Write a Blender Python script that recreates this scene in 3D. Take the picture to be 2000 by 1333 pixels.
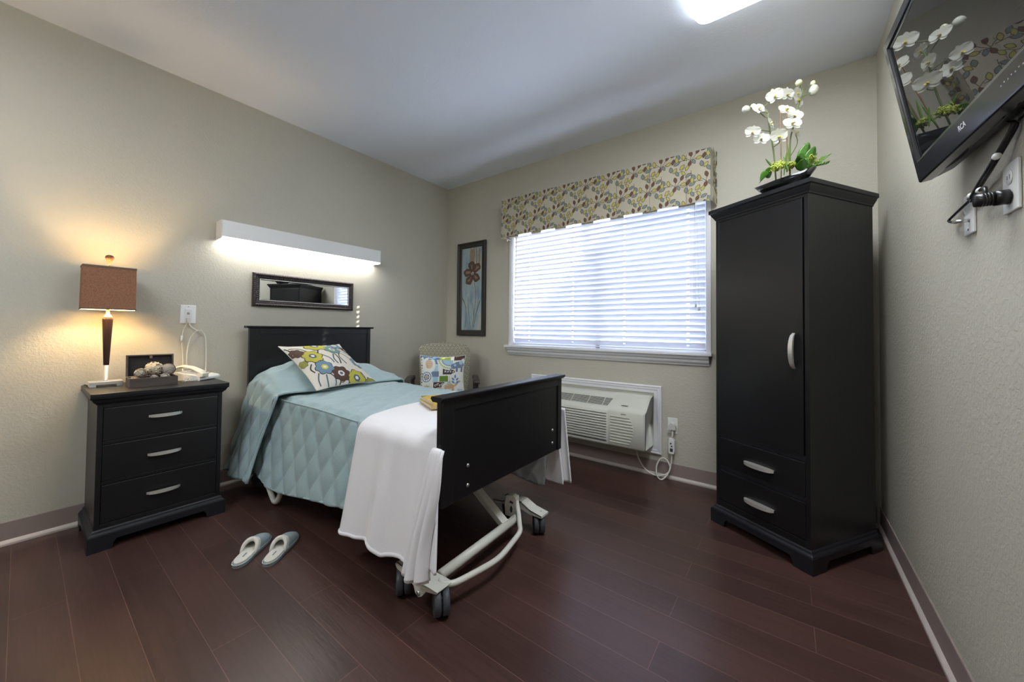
import bpy, math, random
from mathutils import Vector, Matrix, Euler
import mathutils.geometry as mgeo
for o in list(bpy.data.objects): bpy.data.objects.remove(o)
random.seed(7)
S = bpy.context.scene
COL = S.collection
PI = math.pi
RW, RH = 3.5895, 2.74          # room width, room height

# ------------------------------------------------------------------ camera
cam_d = bpy.data.cameras.new('camera'); cam = bpy.data.objects.new('camera', cam_d); COL.objects.link(cam); S.camera = cam
yaw, pitch, roll = .6424, .0209, .0096
F_ = Vector((-math.sin(yaw)*math.cos(pitch), math.cos(yaw)*math.cos(pitch), math.sin(pitch)))
r0 = F_.cross(Vector((0, 0, 1))).normalized(); u0 = r0.cross(F_)
R_ = math.cos(roll)*r0 + math.sin(roll)*u0; U_ = -math.sin(roll)*r0 + math.cos(roll)*u0
m = Matrix((R_, U_, -F_)).transposed().to_4x4(); m.translation = Vector((3.16448, -2.96257, 1.11183))
cam.matrix_world = m
cam_d.sensor_width = 36; cam_d.lens = 718.3057/2000*36; cam_d.shift_y = -37.39/2000; cam_d.clip_start = .02
# ------------------------------------------------------------------ exposure, world, sun
S.view_settings.view_transform = 'Standard'; S.view_settings.look = 'None'; S.view_settings.gamma = 1
S.view_settings.use_curve_mapping = False
S.view_settings.exposure = 1.4
S.cycles.use_denoising = True; S.cycles.max_bounces = 10; S.cycles.diffuse_bounces = 6; S.cycles.transparent_max_bounces = 12
S.cycles.sample_clamp_indirect = 6.0; S.cycles.caustics_reflective = False; S.cycles.caustics_refractive = False
w = bpy.data.worlds.new('sky'); S.world = w; w.use_nodes = True
bg = w.node_tree.nodes['Background']; bg.inputs[0].default_value = (.66, .77, 1, 1); bg.inputs[1].default_value = 7.2
sun_d = bpy.data.lights.new('sun', 'SUN'); sun_d.energy = 9; sun_d.angle = .0093; sun_d.color = (1, .93, .82)
sun = bpy.data.objects.new('sun', sun_d); COL.objects.link(sun)
SD = Vector((-1, -1.0, -.675)).normalized()
sun.rotation_euler = SD.to_track_quat('-Z', 'Y').to_euler(); sun.location = (6, 4, 5)
L_OVERBED, L_CEIL, L_BULB = 5.0, 8.0, 200.0

# ------------------------------------------------------------------ materials
def rgb(h):
    if isinstance(h, str):
        c = [int(h[i:i+2], 16)/255 for i in (0, 2, 4)]
        return tuple(x/12.92 if x <= .04045 else ((x+.055)/1.055)**2.4 for x in c)
    return h
MATS = {}
def mat(name, col, rough=.5, metal=0, bump=0, bscale=50, spec=.5, var=0, vscale=8, emit=None, es=0, trans=0, sheen=0, stretch=None, coat=0):
    if name in MATS: return MATS[name]
    m = bpy.data.materials.new(name); m.use_nodes = True; nt = m.node_tree; b = nt.nodes['Principled BSDF']
    c = rgb(col); b.inputs['Base Color'].default_value = (*c, 1)
    b.inputs['Roughness'].default_value = rough; b.inputs['Metallic'].default_value = metal
    b.inputs['Specular IOR Level'].default_value = spec
    if sheen: b.inputs['Sheen Weight'].default_value = sheen
    if coat: b.inputs['Coat Weight'].default_value = coat; b.inputs['Coat Roughness'].default_value = .1
    if emit is not None:
        b.inputs['Emission Color'].default_value = (*rgb(emit), 1); b.inputs['Emission Strength'].default_value = es
    tc = nt.nodes.new('ShaderNodeTexCoord'); src = tc.outputs['Object']
    if stretch:
        mp = nt.nodes.new('ShaderNodeMapping'); mp.inputs['Scale'].default_value = stretch; nt.links.new(src, mp.inputs[0]); src = mp.outputs[0]
    if bump:
        n = nt.nodes.new('ShaderNodeTexNoise'); n.inputs['Scale'].default_value = bscale; n.inputs['Detail'].default_value = 3
        nt.links.new(src, n.inputs['Vector']); bp = nt.nodes.new('ShaderNodeBump'); bp.inputs['Strength'].default_value = min(1, bump)
        bp.inputs['Distance'].default_value = .002*max(1, bump)
        nt.links.new(n.outputs[0], bp.inputs['Height']); nt.links.new(bp.outputs[0], b.inputs['Normal'])
    if var:
        n = nt.nodes.new('ShaderNodeTexNoise'); n.inputs['Scale'].default_value = vscale; n.inputs['Detail'].default_value = 4
        nt.links.new(src, n.inputs['Vector']); mx = nt.nodes.new('ShaderNodeMix'); mx.data_type = 'RGBA'
        nt.links.new(n.outputs[0], mx.inputs[0])
        mx.inputs[6].default_value = (*[x*(1-var) for x in c], 1); mx.inputs[7].default_value = (*[min(1, x*(1+var)) for x in c], 1)
        nt.links.new(mx.outputs[2], b.inputs['Base Color'])
    if trans:
        out = nt.nodes['Material Output']; tr = nt.nodes.new('ShaderNodeBsdfTranslucent'); tr.inputs[0].default_value = (*c, 1)
        ms = nt.nodes.new('ShaderNodeMixShader'); ms.inputs[0].default_value = trans
        nt.links.new(b.outputs[0], ms.inputs[1]); nt.links.new(tr.outputs[0], ms.inputs[2]); nt.links.new(ms.outputs[0], out.inputs[0])
    MATS[name] = m; return m

def wall_paint():
    m = mat('wall_paint', (.53, .502, .420), .55, spec=.35); nt = m.node_tree; b = nt.nodes['Principled BSDF']
    tc = nt.nodes.new('ShaderNodeTexCoord')
    n = nt.nodes.new('ShaderNodeTexNoise'); n.inputs['Scale'].default_value = 75; n.inputs['Detail'].default_value = 2.5
    n.inputs['Distortion'].default_value = .6
    cr = nt.nodes.new('ShaderNodeValToRGB'); cr.color_ramp.elements[0].position = .42; cr.color_ramp.elements[1].position = .62
    bp = nt.nodes.new('ShaderNodeBump'); bp.inputs['Strength'].default_value = .35; bp.inputs['Distance'].default_value = .0014
    nt.links.new(tc.outputs['Object'], n.inputs['Vector']); nt.links.new(n.outputs[0], cr.inputs[0])
    nt.links.new(cr.outputs[0], bp.inputs['Height']); nt.links.new(bp.outputs[0], b.inputs['Normal'])
    return m
def floor_wood():
    m = mat('dark_plank_floor', (.05, .02, .015), .33, spec=.5); nt = m.node_tree; b = nt.nodes['Principled BSDF']
    N = nt.nodes.new; K = nt.links.new
    tc = N('ShaderNodeTexCoord'); mp = N('ShaderNodeMapping'); K(tc.outputs['Object'], mp.inputs[0])
    mp.inputs['Location'].default_value = (.39, 1.985+.14*10, 0)
    br = N('ShaderNodeTexBrick'); K(mp.outputs[0], br.inputs[0]); br.inputs['Scale'].default_value = 1
    br.inputs['Brick Width'].default_value = 1.21; br.inputs['Row Height'].default_value = .14; br.inputs['Mortar Size'].default_value = .0011
    br.inputs['Mortar Smooth'].default_value = .3; br.offset = .37; br.offset_frequency = 2; br.squash = 1
    br.inputs['Color1'].default_value = (.066, .032, .0265, 1); br.inputs['Color2'].default_value = (.045, .0225, .0195, 1)
    br.inputs['Mortar'].default_value = (.15, .075, .058, 1)
    mp2 = N('ShaderNodeMapping'); mp2.inputs['Scale'].default_value = (1.3, 34, 1); K(tc.outputs['Object'], mp2.inputs[0])
    n = N('ShaderNodeTexNoise'); n.inputs['Scale'].default_value = 1.6; n.inputs['Detail'].default_value = 6; n.inputs['Distortion'].default_value = .8; K(mp2.outputs[0], n.inputs[0])
    mp3 = N('ShaderNodeMapping'); mp3.inputs['Scale'].default_value = (1.2, 3.5, 1); K(tc.outputs['Object'], mp3.inputs[0])
    n3 = N('ShaderNodeTexNoise'); n3.inputs['Scale'].default_value = 1.4; n3.inputs['Detail'].default_value = 3; K(mp3.outputs[0], n3.inputs[0])
    ad = N('ShaderNodeMath'); ad.operation = 'ADD'; K(n.outputs[0], ad.inputs[0]); K(n3.outputs[0], ad.inputs[1])
    mr = N('ShaderNodeMapRange'); mr.inputs[1].default_value = .6; mr.inputs[2].default_value = 1.4; mr.inputs[3].default_value = .74; mr.inputs[4].default_value = 1.34
    K(ad.outputs[0], mr.inputs[0])
    mx = N('ShaderNodeMix'); mx.data_type = 'RGBA'; mx.blend_type = 'MULTIPLY'; mx.inputs[0].default_value = 1
    K(br.outputs[0], mx.inputs[6]); K(mr.outputs[0], mx.inputs[7]); K(mx.outputs[2], b.inputs['Base Color'])
    # scraped ripples + fine grain + plank seams
    mp4 = N('ShaderNodeMapping'); mp4.inputs['Scale'].default_value = (9, 75, 1); K(tc.outputs['Object'], mp4.inputs[0])
    n4 = N('ShaderNodeTexNoise'); n4.inputs['Scale'].default_value = 1; n4.inputs['Detail'].default_value = 2; n4.inputs['Distortion'].default_value = .7; K(mp4.outputs[0], n4.inputs[0])
    b1 = N('ShaderNodeBump'); b1.inputs['Strength'].default_value = .32; b1.inputs['Distance'].default_value = .0016; K(n4.outputs[0], b1.inputs['Height'])
    b2 = N('ShaderNodeBump'); b2.inputs['Strength'].default_value = .4; b2.inputs['Distance'].default_value = .001; b2.invert = True
    K(br.outputs['Fac'], b2.inputs['Height']); K(b1.outputs[0], b2.inputs['Normal']); K(b2.outputs[0], b.inputs['Normal'])
    mr2 = N('ShaderNodeMapRange'); mr2.inputs[3].default_value = .26; mr2.inputs[4].default_value = .34; K(n.outputs[0], mr2.inputs[0]); K(mr2.outputs[0], b.inputs['Roughness'])
    return m
WALL = wall_paint(); FLOOR = floor_wood()
CEIL = mat('ceiling_paint', (.84, .87, .94), .7, bump=.35, bscale=90, spec=.2)
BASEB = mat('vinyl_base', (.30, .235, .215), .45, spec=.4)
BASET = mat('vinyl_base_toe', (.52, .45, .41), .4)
TRIM = mat('white_trim', (.80, .80, .83), .35)
BLACK = mat('black_stained_wood', (.0075, .0075, .009), .34, bump=.25, bscale=40, spec=.5, stretch=(1, 1, .08))
BLACKE = mat('worn_black_edge', (.012, .012, .0155), .40, spec=.4)
GAPM = mat('shadow_gap', (.004, .004, .004), .8)
NICKEL = mat('brushed_nickel', (.80, .78, .74), .36, .75)
QUILT = mat('aqua_quilt', (.345, .46, .485), .75, bump=.5, bscale=160, spec=.2, sheen=.25)
QUILTIN = mat('quilt_lining', (.78, .84, .90), .8)
FLEECE = mat('white_fleece', (.85, .83, .86), .95, bump=.45, bscale=420, spec=.1, sheen=.4)
FRAMEW = mat('cream_enamel', (.70, .69, .62), .35)
RUBBER = mat('grey_caster', (.055, .06, .07), .5)
WHITEP = mat('white_plastic', (.80, .80, .78), .35)
CORDW = mat('white_cord', (.72, .69, .62), .45)
BLACKP = mat('black_plastic', (.012, .012, .013), .3)
BLACKG = mat('grille_black', (.006, .006, .007), .7)
CORDK = mat('black_cord', (.01, .01, .012), .35)
CHROME = mat('steel', (.6, .6, .6), .3, 1)
DARKW = mat('espresso_wood', (.03, .022, .018), .35)

# ------------------------------------------------------------------ mesh builder
class MB:
    def __init__(s): s.v = []; s.f = []; s.mi = []; s.m = 0; s.sm = []; s.smooth = False
    def add(s, vs, fs, smooth=None):
        o = len(s.v); s.v += [tuple(x) for x in vs]
        for f in fs: s.f.append([i+o for i in f]); s.mi.append(s.m); s.sm.append(s.smooth if smooth is None else smooth)
    def box(s, x0, y0, z0, x1, y1, z1):
        if x0 > x1: x0, x1 = x1, x0
        if y0 > y1: y0, y1 = y1, y0
        if z0 > z1: z0, z1 = z1, z0
        s.add([(x, y, z) for z in (z0, z1) for y in (y0, y1) for x in (x0, x1)],
              [(0, 2, 3, 1), (4, 5, 7, 6), (0, 1, 5, 4), (2, 6, 7, 3), (0, 4, 6, 2), (1, 3, 7, 5)], False); return s
    def tube(s, pts, r, n=10, closed=False, cap=True, sub=0):
        P = [Vector(p) for p in pts]
        if sub:
            Q = []
            for i in range(len(P)-1):
                a, b, c, d = P[max(i-1, 0)], P[i], P[i+1], P[min(i+2, len(P)-1)]
                for k in range(sub):
                    t = k/sub
                    Q.append(.5*((2*b)+(-a+c)*t+(2*a-5*b+4*c-d)*t*t+(-a+3*b-3*c+d)*t**3))
            Q.append(P[-1]); P = Q
        vs = []; up = None; L = len(P)
        for i, p in enumerate(P):
            t = (P[min(i+1, L-1)]-P[max(i-1, 0)])
            if t.length < 1e-9: t = Vector((0, 0, 1))
            t.normalize()
            if up is None:
                up = t.cross(Vector((0, 0, 1)) if abs(t.z) < .9 else Vector((1, 0, 0))).normalized()
            up = (up - t*up.dot(t)).normalized(); bn = t.cross(up)
            rr = r[i] if isinstance(r, (list, tuple)) else r
            for k in range(n):
                a = 2*PI*k/n; vs.append(p+up*math.cos(a)*rr+bn*math.sin(a)*rr)
        fs = [(i*n+k, i*n+(k+1) % n, (i+1)*n+(k+1) % n, (i+1)*n+k) for i in range(L-1) for k in range(n)]
        if cap: fs += [tuple(range(n))[::-1], tuple((L-1)*n+k for k in range(n))]
        s.add(vs, fs, True); return s
    def lathe(s, prof, c=(0, 0, 0), n=24, axis='z', flute=0, nf=12, sx=1, sy=1):
        vs = []; c = Vector(c)
        for r, z in prof:
            for k in range(n):
                a = 2*PI*k/n; rr = r*(1+flute*math.cos(nf*a)); x, y = rr*math.cos(a)*sx, rr*math.sin(a)*sy
                p = {'z': (x, y, z), 'x': (z, x, y), 'y': (x, z, y)}[axis]; vs.append(c+Vector(p))
        L = len(prof)
        fs = [(i*n+k, i*n+(k+1) % n, (i+1)*n+(k+1) % n, (i+1)*n+k) for i in range(L-1) for k in range(n)]
        fs += [tuple(range(n))[::-1], tuple((L-1)*n+k for k in range(n))]
        s.add(vs, fs, True); return s
    def prism(s, poly, d0, d1, axis='z', smooth=False):
        # poly in the two other axes (order x,y,z without axis), extruded along axis
        n = len(poly)
        def P(a, b, d): return {'z': (a, b, d), 'y': (a, d, b), 'x': (d, a, b)}[axis]
        vs = [P(a, b, d0) for a, b in poly]+[P(a, b, d1) for a, b in poly]
        s.add(vs, [tuple(range(n)), tuple(range(2*n-1, n-1, -1))], False)
        s.add(vs, [(i, i+n, (i+1) % n+n, (i+1) % n) for i in range(n)], smooth); return s
    def sweep(s, prof, path, closed=False):
        # prof: list (out, z); path: list of (x, y) corners, mitred; out = to the right of travel
        n = len(path); vs = []
        for i, (x, y) in enumerate(path):
            p = Vector((x, y))
            if closed or 0 < i < n-1:
                a = (p-Vector(path[i-1])).normalized(); b = (Vector(path[(i+1) % n])-p).normalized()
            elif i == 0: a = b = (Vector(path[1])-p).normalized()
            else: a = b = (p-Vector(path[i-1])).normalized()
            na = Vector((a.y, -a.x)); nb = Vector((b.y, -b.x)); mm = (na+nb).normalized(); k = 1/max(.2, mm.dot(na))
            for o, z in prof: vs.append((x+mm.x*o*k, y+mm.y*o*k, z))
        q = len(prof); fs = []
        for i in range(n if closed else n-1):
            j = (i+1) % n
            for k in range(q): fs.append((i*q+k, i*q+(k+1) % q, j*q+(k+1) % q, j*q+k))
        if not closed: fs += [tuple(range(q))[::-1], tuple((n-1)*q+k for k in range(q))]
        s.add(vs, fs, False); return s
    def grid(s, f, nu, nv, u0=0, u1=1, v0=0, v1=1, smooth=True):
        vs = [f(u0+(u1-u0)*i/nu, v0+(v1-v0)*j/nv) for j in range(nv+1) for i in range(nu+1)]
        s.add(vs, [(j*(nu+1)+i, j*(nu+1)+i+1, (j+1)*(nu+1)+i+1, (j+1)*(nu+1)+i) for j in range(nv) for i in range(nu)], smooth); return s
    def ball(s, c, rx, ry=None, rz=None, nu=20, nv=12, M=None):
        ry = ry or rx; rz = rz or rx; vs = []
        for j in range(nv+1):
            t = PI*j/nv
            for i in range(nu):
                a = 2*PI*i/nu; p = Vector((rx*math.sin(t)*math.cos(a), ry*math.sin(t)*math.sin(a), rz*math.cos(t)))
                if M is not None: p = M @ p
                vs.append(Vector(c)+p)
        s.add(vs, [(j*nu+i, (j+1)*nu+i, (j+1)*nu+(i+1) % nu, j*nu+(i+1) % nu) for j in range(nv) for i in range(nu)], True); return s
    # flat pattern pieces laid on a surface f(u, v, lift) -> point
    def patch(s, poly, f, lift):
        cx = sum(p[0] for p in poly)/len(poly); cy = sum(p[1] for p in poly)/len(poly); n = len(poly)
        vs = [f(cx, cy, lift)]
        for k in (.5, 1): vs += [f(cx+(x-cx)*k, cy+(y-cy)*k, lift) for x, y in poly]
        fs = [(0, 1+i, 1+(i+1) % n) for i in range(n)]+[(1+i, 1+n+i, 1+n+(i+1) % n, 1+(i+1) % n) for i in range(n)]
        s.add(vs, fs, True)
    def stroke(s, pts, wd, f, lift, closed=False):
        n = len(pts); vs = []
        for i, (x, y) in enumerate(pts):
            if closed: a, b = pts[i-1], pts[(i+1) % n]
            else: a, b = pts[max(0, i-1)], pts[min(n-1, i+1)]
            dx, dy = b[0]-a[0], b[1]-a[1]; L = math.hypot(dx, dy) or 1
            ww = wd
            vs += [f(x-dy/L*ww, y+dx/L*ww, lift), f(x+dy/L*ww, y-dx/L*ww, lift)]
        fs = [(2*i, 2*i+1, (2*i+3) % (2*n), (2*i+2) % (2*n)) for i in range(n if closed else n-1)]
        s.add(vs, fs, True)

ROOTM = {}
def props(o, label=None, cat=None, group=None, kind=None):
    if label: o['label'] = label
    if cat: o['category'] = cat
    if group: o['group'] = group
    if kind: o['kind'] = kind
    return o
def thing(name, label, cat, loc=(0, 0, 0), rz=0, group=None, M=None):
    o = bpy.data.objects.new(name, None); o.empty_display_size = .05; COL.objects.link(o)
    m = M if M is not None else Matrix.Translation(loc) @ Matrix.Rotation(rz, 4, 'Z')
    o.matrix_world = m; ROOTM[o.name] = m
    return props(o, label, cat, group)
def obj(name, mb, mats, parent=None, bevel=0, local=False, solid=0, subs=0, seg=2, label=None, cat=None, group=None, kind=None, weld=False):
    me = bpy.data.meshes.new(name)
    M = None
    if parent is not None and not local:
        rt = parent
        while rt.parent: rt = rt.parent
        M = ROOTM.get(rt.name)
    vs = mb.v
    if M is not None: inv = M.inverted(); vs = [tuple(inv @ Vector(p)) for p in vs]
    me.from_pydata(vs, [], mb.f)
    if not isinstance(mats, (list, tuple)): mats = [mats]
    for x in mats: me.materials.append(x)
    me.polygons.foreach_set('material_index', mb.mi); me.polygons.foreach_set('use_smooth', mb.sm)
    me.update()
    o = bpy.data.objects.new(name, me); COL.objects.link(o)
    if parent is not None: o.parent = parent
    if weld: md = o.modifiers.new('weld', 'WELD'); md.merge_threshold = .0001
    if solid: md = o.modifiers.new('solid', 'SOLIDIFY'); md.thickness = solid; md.offset = -1
    if subs: md = o.modifiers.new('sub', 'SUBSURF'); md.levels = subs; md.render_levels = subs
    if bevel:
        md = o.modifiers.new('bevel', 'BEVEL'); md.width = bevel; md.segments = seg; md.limit_method = 'ANGLE'; md.angle_limit = .6
    return props(o, label, cat, group, kind)
def struct(name, mb, mats, parent=None, **k): return obj(name, mb, mats, parent, kind=None if parent else 'structure', **k)
def text_obj(name, body, size, M, mt, parent, ext=.00015):
    c = bpy.data.curves.new(name, 'FONT'); c.body = body; c.size = size; c.extrude = ext; c.align_x = 'CENTER'; c.align_y = 'CENTER'; c.offset = size*.02
    t = bpy.data.objects.new(name+'_c', c); COL.objects.link(t)
    dg = bpy.context.evaluated_depsgraph_get(); me = bpy.data.meshes.new_from_object(t.evaluated_get(dg)); bpy.data.objects.remove(t)
    me.name = name; me.transform(M); me.materials.clear(); me.materials.append(mt)
    o = bpy.data.objects.new(name, me); COL.objects.link(o); o.parent = parent; return o

# ================================================================== ROOM
YB = -4.9                       # wall behind the camera
WX0, WX1, WZ0, WZ1 = .945, 2.70, .955, 2.24    # window opening
struct('floor', MB().box(-.12, YB-.12, -.1, RW+.12, .16, 0), FLOOR)
struct('ceiling', MB().box(-.12, YB-.12, RH, RW+.12, .16, RH+.1), CEIL)
struct('wall_left', MB().box(-.12, YB-.12, 0, 0, .16, RH), WALL)
struct('wall_right', MB().box(RW, YB-.12, 0, RW+.12, .16, RH), WALL)
struct('wall_front', MB().box(0, YB-.12, 0, RW, YB, RH), WALL)
wb = MB(); wb.box(0, 0, 0, WX0, .16, RH); wb.box(WX1, 0, 0, RW, .16, RH); wb.box(WX0, 0, 0, WX1, .16, WZ0-.02); wb.box(WX0, 0, WZ1, WX1, .16, RH)
struct('wall_back', wb, WALL)
def baseb(name, path):
    b = MB(); b.sweep([(0, 0), (0, .115), (.004, .117), (.0055, .114), (.006, .025), (.014, .016), (.018, .010), (.018, 0)], path)
    b.m = 0
    # lit look of the toe strip is put into a lighter material slot
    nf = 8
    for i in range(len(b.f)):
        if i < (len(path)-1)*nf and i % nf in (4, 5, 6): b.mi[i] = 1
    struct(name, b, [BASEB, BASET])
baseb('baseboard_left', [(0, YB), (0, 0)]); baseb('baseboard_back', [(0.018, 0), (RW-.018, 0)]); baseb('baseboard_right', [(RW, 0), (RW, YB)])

# ------------------------------------------------------------------ window
wt = thing('window_1', None, None, ((WX0+WX1)/2, .08, WZ0)); wt['kind'] = 'structure'
fr = MB(); T = .012
fr.box(WX0-.03, -.012, WZ0, WX0, .002, WZ1+.03); fr.box(WX1, -.012, WZ0, WX1+.03, .002, WZ1+.03); fr.box(WX0, -.012, WZ1, WX1, .002, WZ1+.03)
fr.box(WX0-.001, .0, WZ0, WX0+.006, .15, WZ1); fr.box(WX1-.006, 0, WZ0, WX1+.001, .15, WZ1); fr.box(WX0, 0, WZ1-.006, WX1, .15, WZ1+.001)
obj('window_jamb', fr, TRIM, wt, bevel=.002)
sa = MB(); xm = (WX0+WX1)/2
for a, b_ in ((WX0+.006, xm+.02), (xm-.02, WX1-.006)):
    sa.box(a, .10, WZ0, a+.04, .13, WZ1-.006); sa.box(b_-.04, .10, WZ0, b_, .13, WZ1-.006); sa.box(a+.04, .10, WZ0, b_-.04, .13, WZ0+.05); sa.box(a+.04, .10, WZ1-.05, b_-.04, .13, WZ1-.006)
obj('window_sash', sa, TRIM, wt, bevel=.002)
gm = bpy.data.materials.new('window_glass'); gm.use_nodes = True; nt = gm.node_tree; nt.nodes.remove(nt.nodes['Principled BSDF'])
tr = nt.nodes.new('ShaderNodeBsdfTransparent'); tr.inputs[0].default_value = (.93, .95, .96, 1); gl = nt.nodes.new('ShaderNodeBsdfGlossy'); gl.inputs['Roughness'].default_value = .02
fz = nt.nodes.new('ShaderNodeFresnel'); fz.inputs[0].default_value = 1.2; ms = nt.nodes.new('ShaderNodeMixShader')
nt.links.new(fz.outputs[0], ms.inputs[0]); nt.links.new(tr.outputs[0], ms.inputs[1]); nt.links.new(gl.outputs[0], ms.inputs[2]); nt.links.new(ms.outputs[0], nt.nodes['Material Output'].inputs[0])
for a, b_ in ((WX0+.046, xm-.02), (xm+.02, WX1-.046)):
    obj('window_pane', MB().box(a, .113, WZ0+.05, b_, .117, WZ1-.05), gm, wt)
si = MB(); si.prism([(-.062, .935), (-.062, .957), (.15, .957), (.15, .935)], .895, 2.739, 'x')
obj('window_sill', si, TRIM, wt, bevel=.004)
ap = MB(); ap.prism([(0, .862), (-.010, .862), (-.014, .872), (-.026, .886), (-.030, .897), (-.030, .903), (-.044, .915), (-.048, .935), (0, .935)], .915, 2.719, 'x')
obj('window_apron', ap, TRIM, wt, bevel=.001)

# outdoors: paved yard and an added, unseen gable shape to shade most of the window
struct('yard_ground', MB().box(-12, .3, -.5, 18, 16, -.35), mat('pale_paving', (.62, .62, .61), .9))
nb = MB(); nb.prism([(2.0, -.35), (2.0, .95), (5.3, 3.95), (9.0, 7.4), (13.5, 3.6), (13.5, -.35)], 4.0, 4.4, 'y')
struct('added_gable_sun_blocker', nb, mat('stucco', (.5, .48, .45), .9, bump=.5))  # added out of view, sloped to block part of the sun

# ------------------------------------------------------------------ blinds
bl = thing('window_blind', 'white horizontal slatted blind closed across the window', 'blind', ((WX0+WX1)/2, .035, WZ0+.02))
SLAT = mat('white_slat', (.82, .83, .88), .4, trans=.22)
BX0, BX1 = WX0+.012, WX1-.012; PITCH = .0445; NS = 27; Z0 = .985+.02
cords = [1.135, 1.61, 2.085, 2.57]
TILT = math.radians(60); yc = .036; SWd = .050
def slat_mb():
    mb = MB(); ys = [-.5, -.3, -.13, .13, .3, .5]
    xs = [BX0]
    for c in cords: xs += [c-.009, c+.009]
    xs.append(BX1)
    def P(x, t, th):
        arch = .0022*(1-(2*t)**2); a = t*SWd
        # inner (room side, -y) edge up
        return (x, a*math.cos(TILT)+(arch+th)*-math.sin(TILT), -a*math.sin(TILT)-(arch+th)*math.cos(TILT))
    for th in (0, .0024):
        for i in range(len(xs)-1):
            for j in range(5):
                if i % 2 == 1 and j == 2: continue     # route hole for the cord
                q = [P(xs[i], ys[j], th), P(xs[i+1], ys[j], th), P(xs[i+1], ys[j+1], th), P(xs[i], ys[j+1], th)]
                mb.add(q if th else q[::-1], [(0, 1, 2, 3)], True)
    for t in (-.5, .5):
        mb.add([P(BX0, t, 0), P(BX1, t, 0), P(BX1, t, .0024), P(BX0, t, .0024)], [(0, 1, 2, 3)], False)
    return mb
cx0 = (BX0+BX1)/2
smb = slat_mb()
sl0 = None
for i in range(NS):
    z = Z0+i*PITCH
    if sl0 is None:
        sl0 = obj('slat', smb, SLAT, None); sl0.parent = bl
        M0 = ROOTM[bl.name].inverted()
        sl0.data.transform(Matrix.Translation((-M0.inverted().translation.x, 0, 0)))
        o = sl0
    else:
        o = sl0.copy(); COL.objects.link(o); o.parent = bl
    o.location = (0, yc-.035, z-(WZ0+.02))
obj('bottom_rail', MB().box(BX0, yc-.024, .966, BX1, yc+.024, .978), SLAT, bl, bevel=.003)
obj('head_rail', MB().box(BX0, yc-.028, WZ1-.06, BX1, yc+.028, WZ1-.008), WHITEP, bl, bevel=.003)
for c in cords:
    mb = MB(); 
    for dy in (-.0165, .0165): mb.tube([(c, yc+dy, .975), (c, yc+dy, WZ1-.05)], .0009, 6)
    mb.tube([(c+.006, yc-.0185, .975), (c+.006, yc-.0185, WZ1-.05)], .0009, 6)
    for i in range(NS):
        z = Z0+i*PITCH; mb.tube([(c, yc-.016, z+.013), (c, yc+.016, z-.021)], .0007, 5)
    obj('ladder_cord', mb, WHITEP, bl)
pc = MB(); zt = WZ1-.06
for dx, zb in ((0, 1.30), (.022, 1.275), (-.012, 1.31)): pc.tube([(2.625+dx*.3, -.002, zt), (2.63+dx, -.006, zb)], .0011, 6)
pcc = obj('pull_cord', pc, CORDW, bl)
tb = MB()
for dx, zb in ((0, 1.30), (.022, 1.275)): tb.lathe([(.002, .012), (.006, .008), (.008, -.012), (.001, -.014)], (2.63+dx, -.008, zb), 10)
obj('tassel', tb, mat('cord_tassel', (.62, .58, .5), .4), pcc)
tw = MB(); tw.tube([(1.0, -.002, zt), (.985, -.008, 1.12)], .0035, 8); tw.lathe([(.001, .02), (.007, .015), (.007, -.02), (.001, -.025)], (.985, -.008, 1.12), 8)
obj('tilt_cord', tw, WHITEP, bl)

# ------------------------------------------------------------------ valance
va = thing('window_valance', 'cream box-pleated valance with grey, yellow and brown leaf vines', 'valance', (1.81, -.05, 2.02))
VC = mat('valance_linen', (.55, .50, .385), .85, bump=.6, bscale=400, trans=.02)
LY = mat('leaf_yellow', (.50, .45, .12), .85); LB = mat('leaf_slate', (.22, .27, .26), .85); LM = mat('leaf_maroon', (.17, .085, .06), .85); LO = mat('leaf_outline', (.11, .075, .05), .85)
VX0, VX1, VZ0, VZ1, VY = .885, 2.742, 2.022, 2.398, -.108
npan = 7; pw = (VX1-VX0-.10)/npan
slits = [VX0+.145+i*(VX1-VX0-.145-.155)/6 for i in range(7)]
def vfront(x, z, lift=0):
    e = [VX0]+slits+[VX1]; y = VY
    for a, b_ in zip(e, e[1:]):
        if a <= x <= b_:
            t = (x-a)/(b_-a); k = (VZ1-z)/(VZ1-VZ0); y = VY-(.010*math.sin(PI*t)**.7)*k; break
    y += .003*math.sin(z*30+x*7)*(VZ1-z)/(VZ1-VZ0)
    return Vector((x, y-lift, z))
vb = MB()
edges = [VX0]+slits+[VX1]
for i, (a, b_) in enumerate(zip(edges, edges[1:])):
    aa = a+(.0015 if i else 0); bb = b_-(.0015 if i < len(edges)-2 else 0)
    vb.grid(lambda u, v: vfront(aa+(bb-aa)*u, VZ0+(VZ1-VZ0)*v+.004*math.sin(PI*u)*(1-v)), 10, 10)
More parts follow.
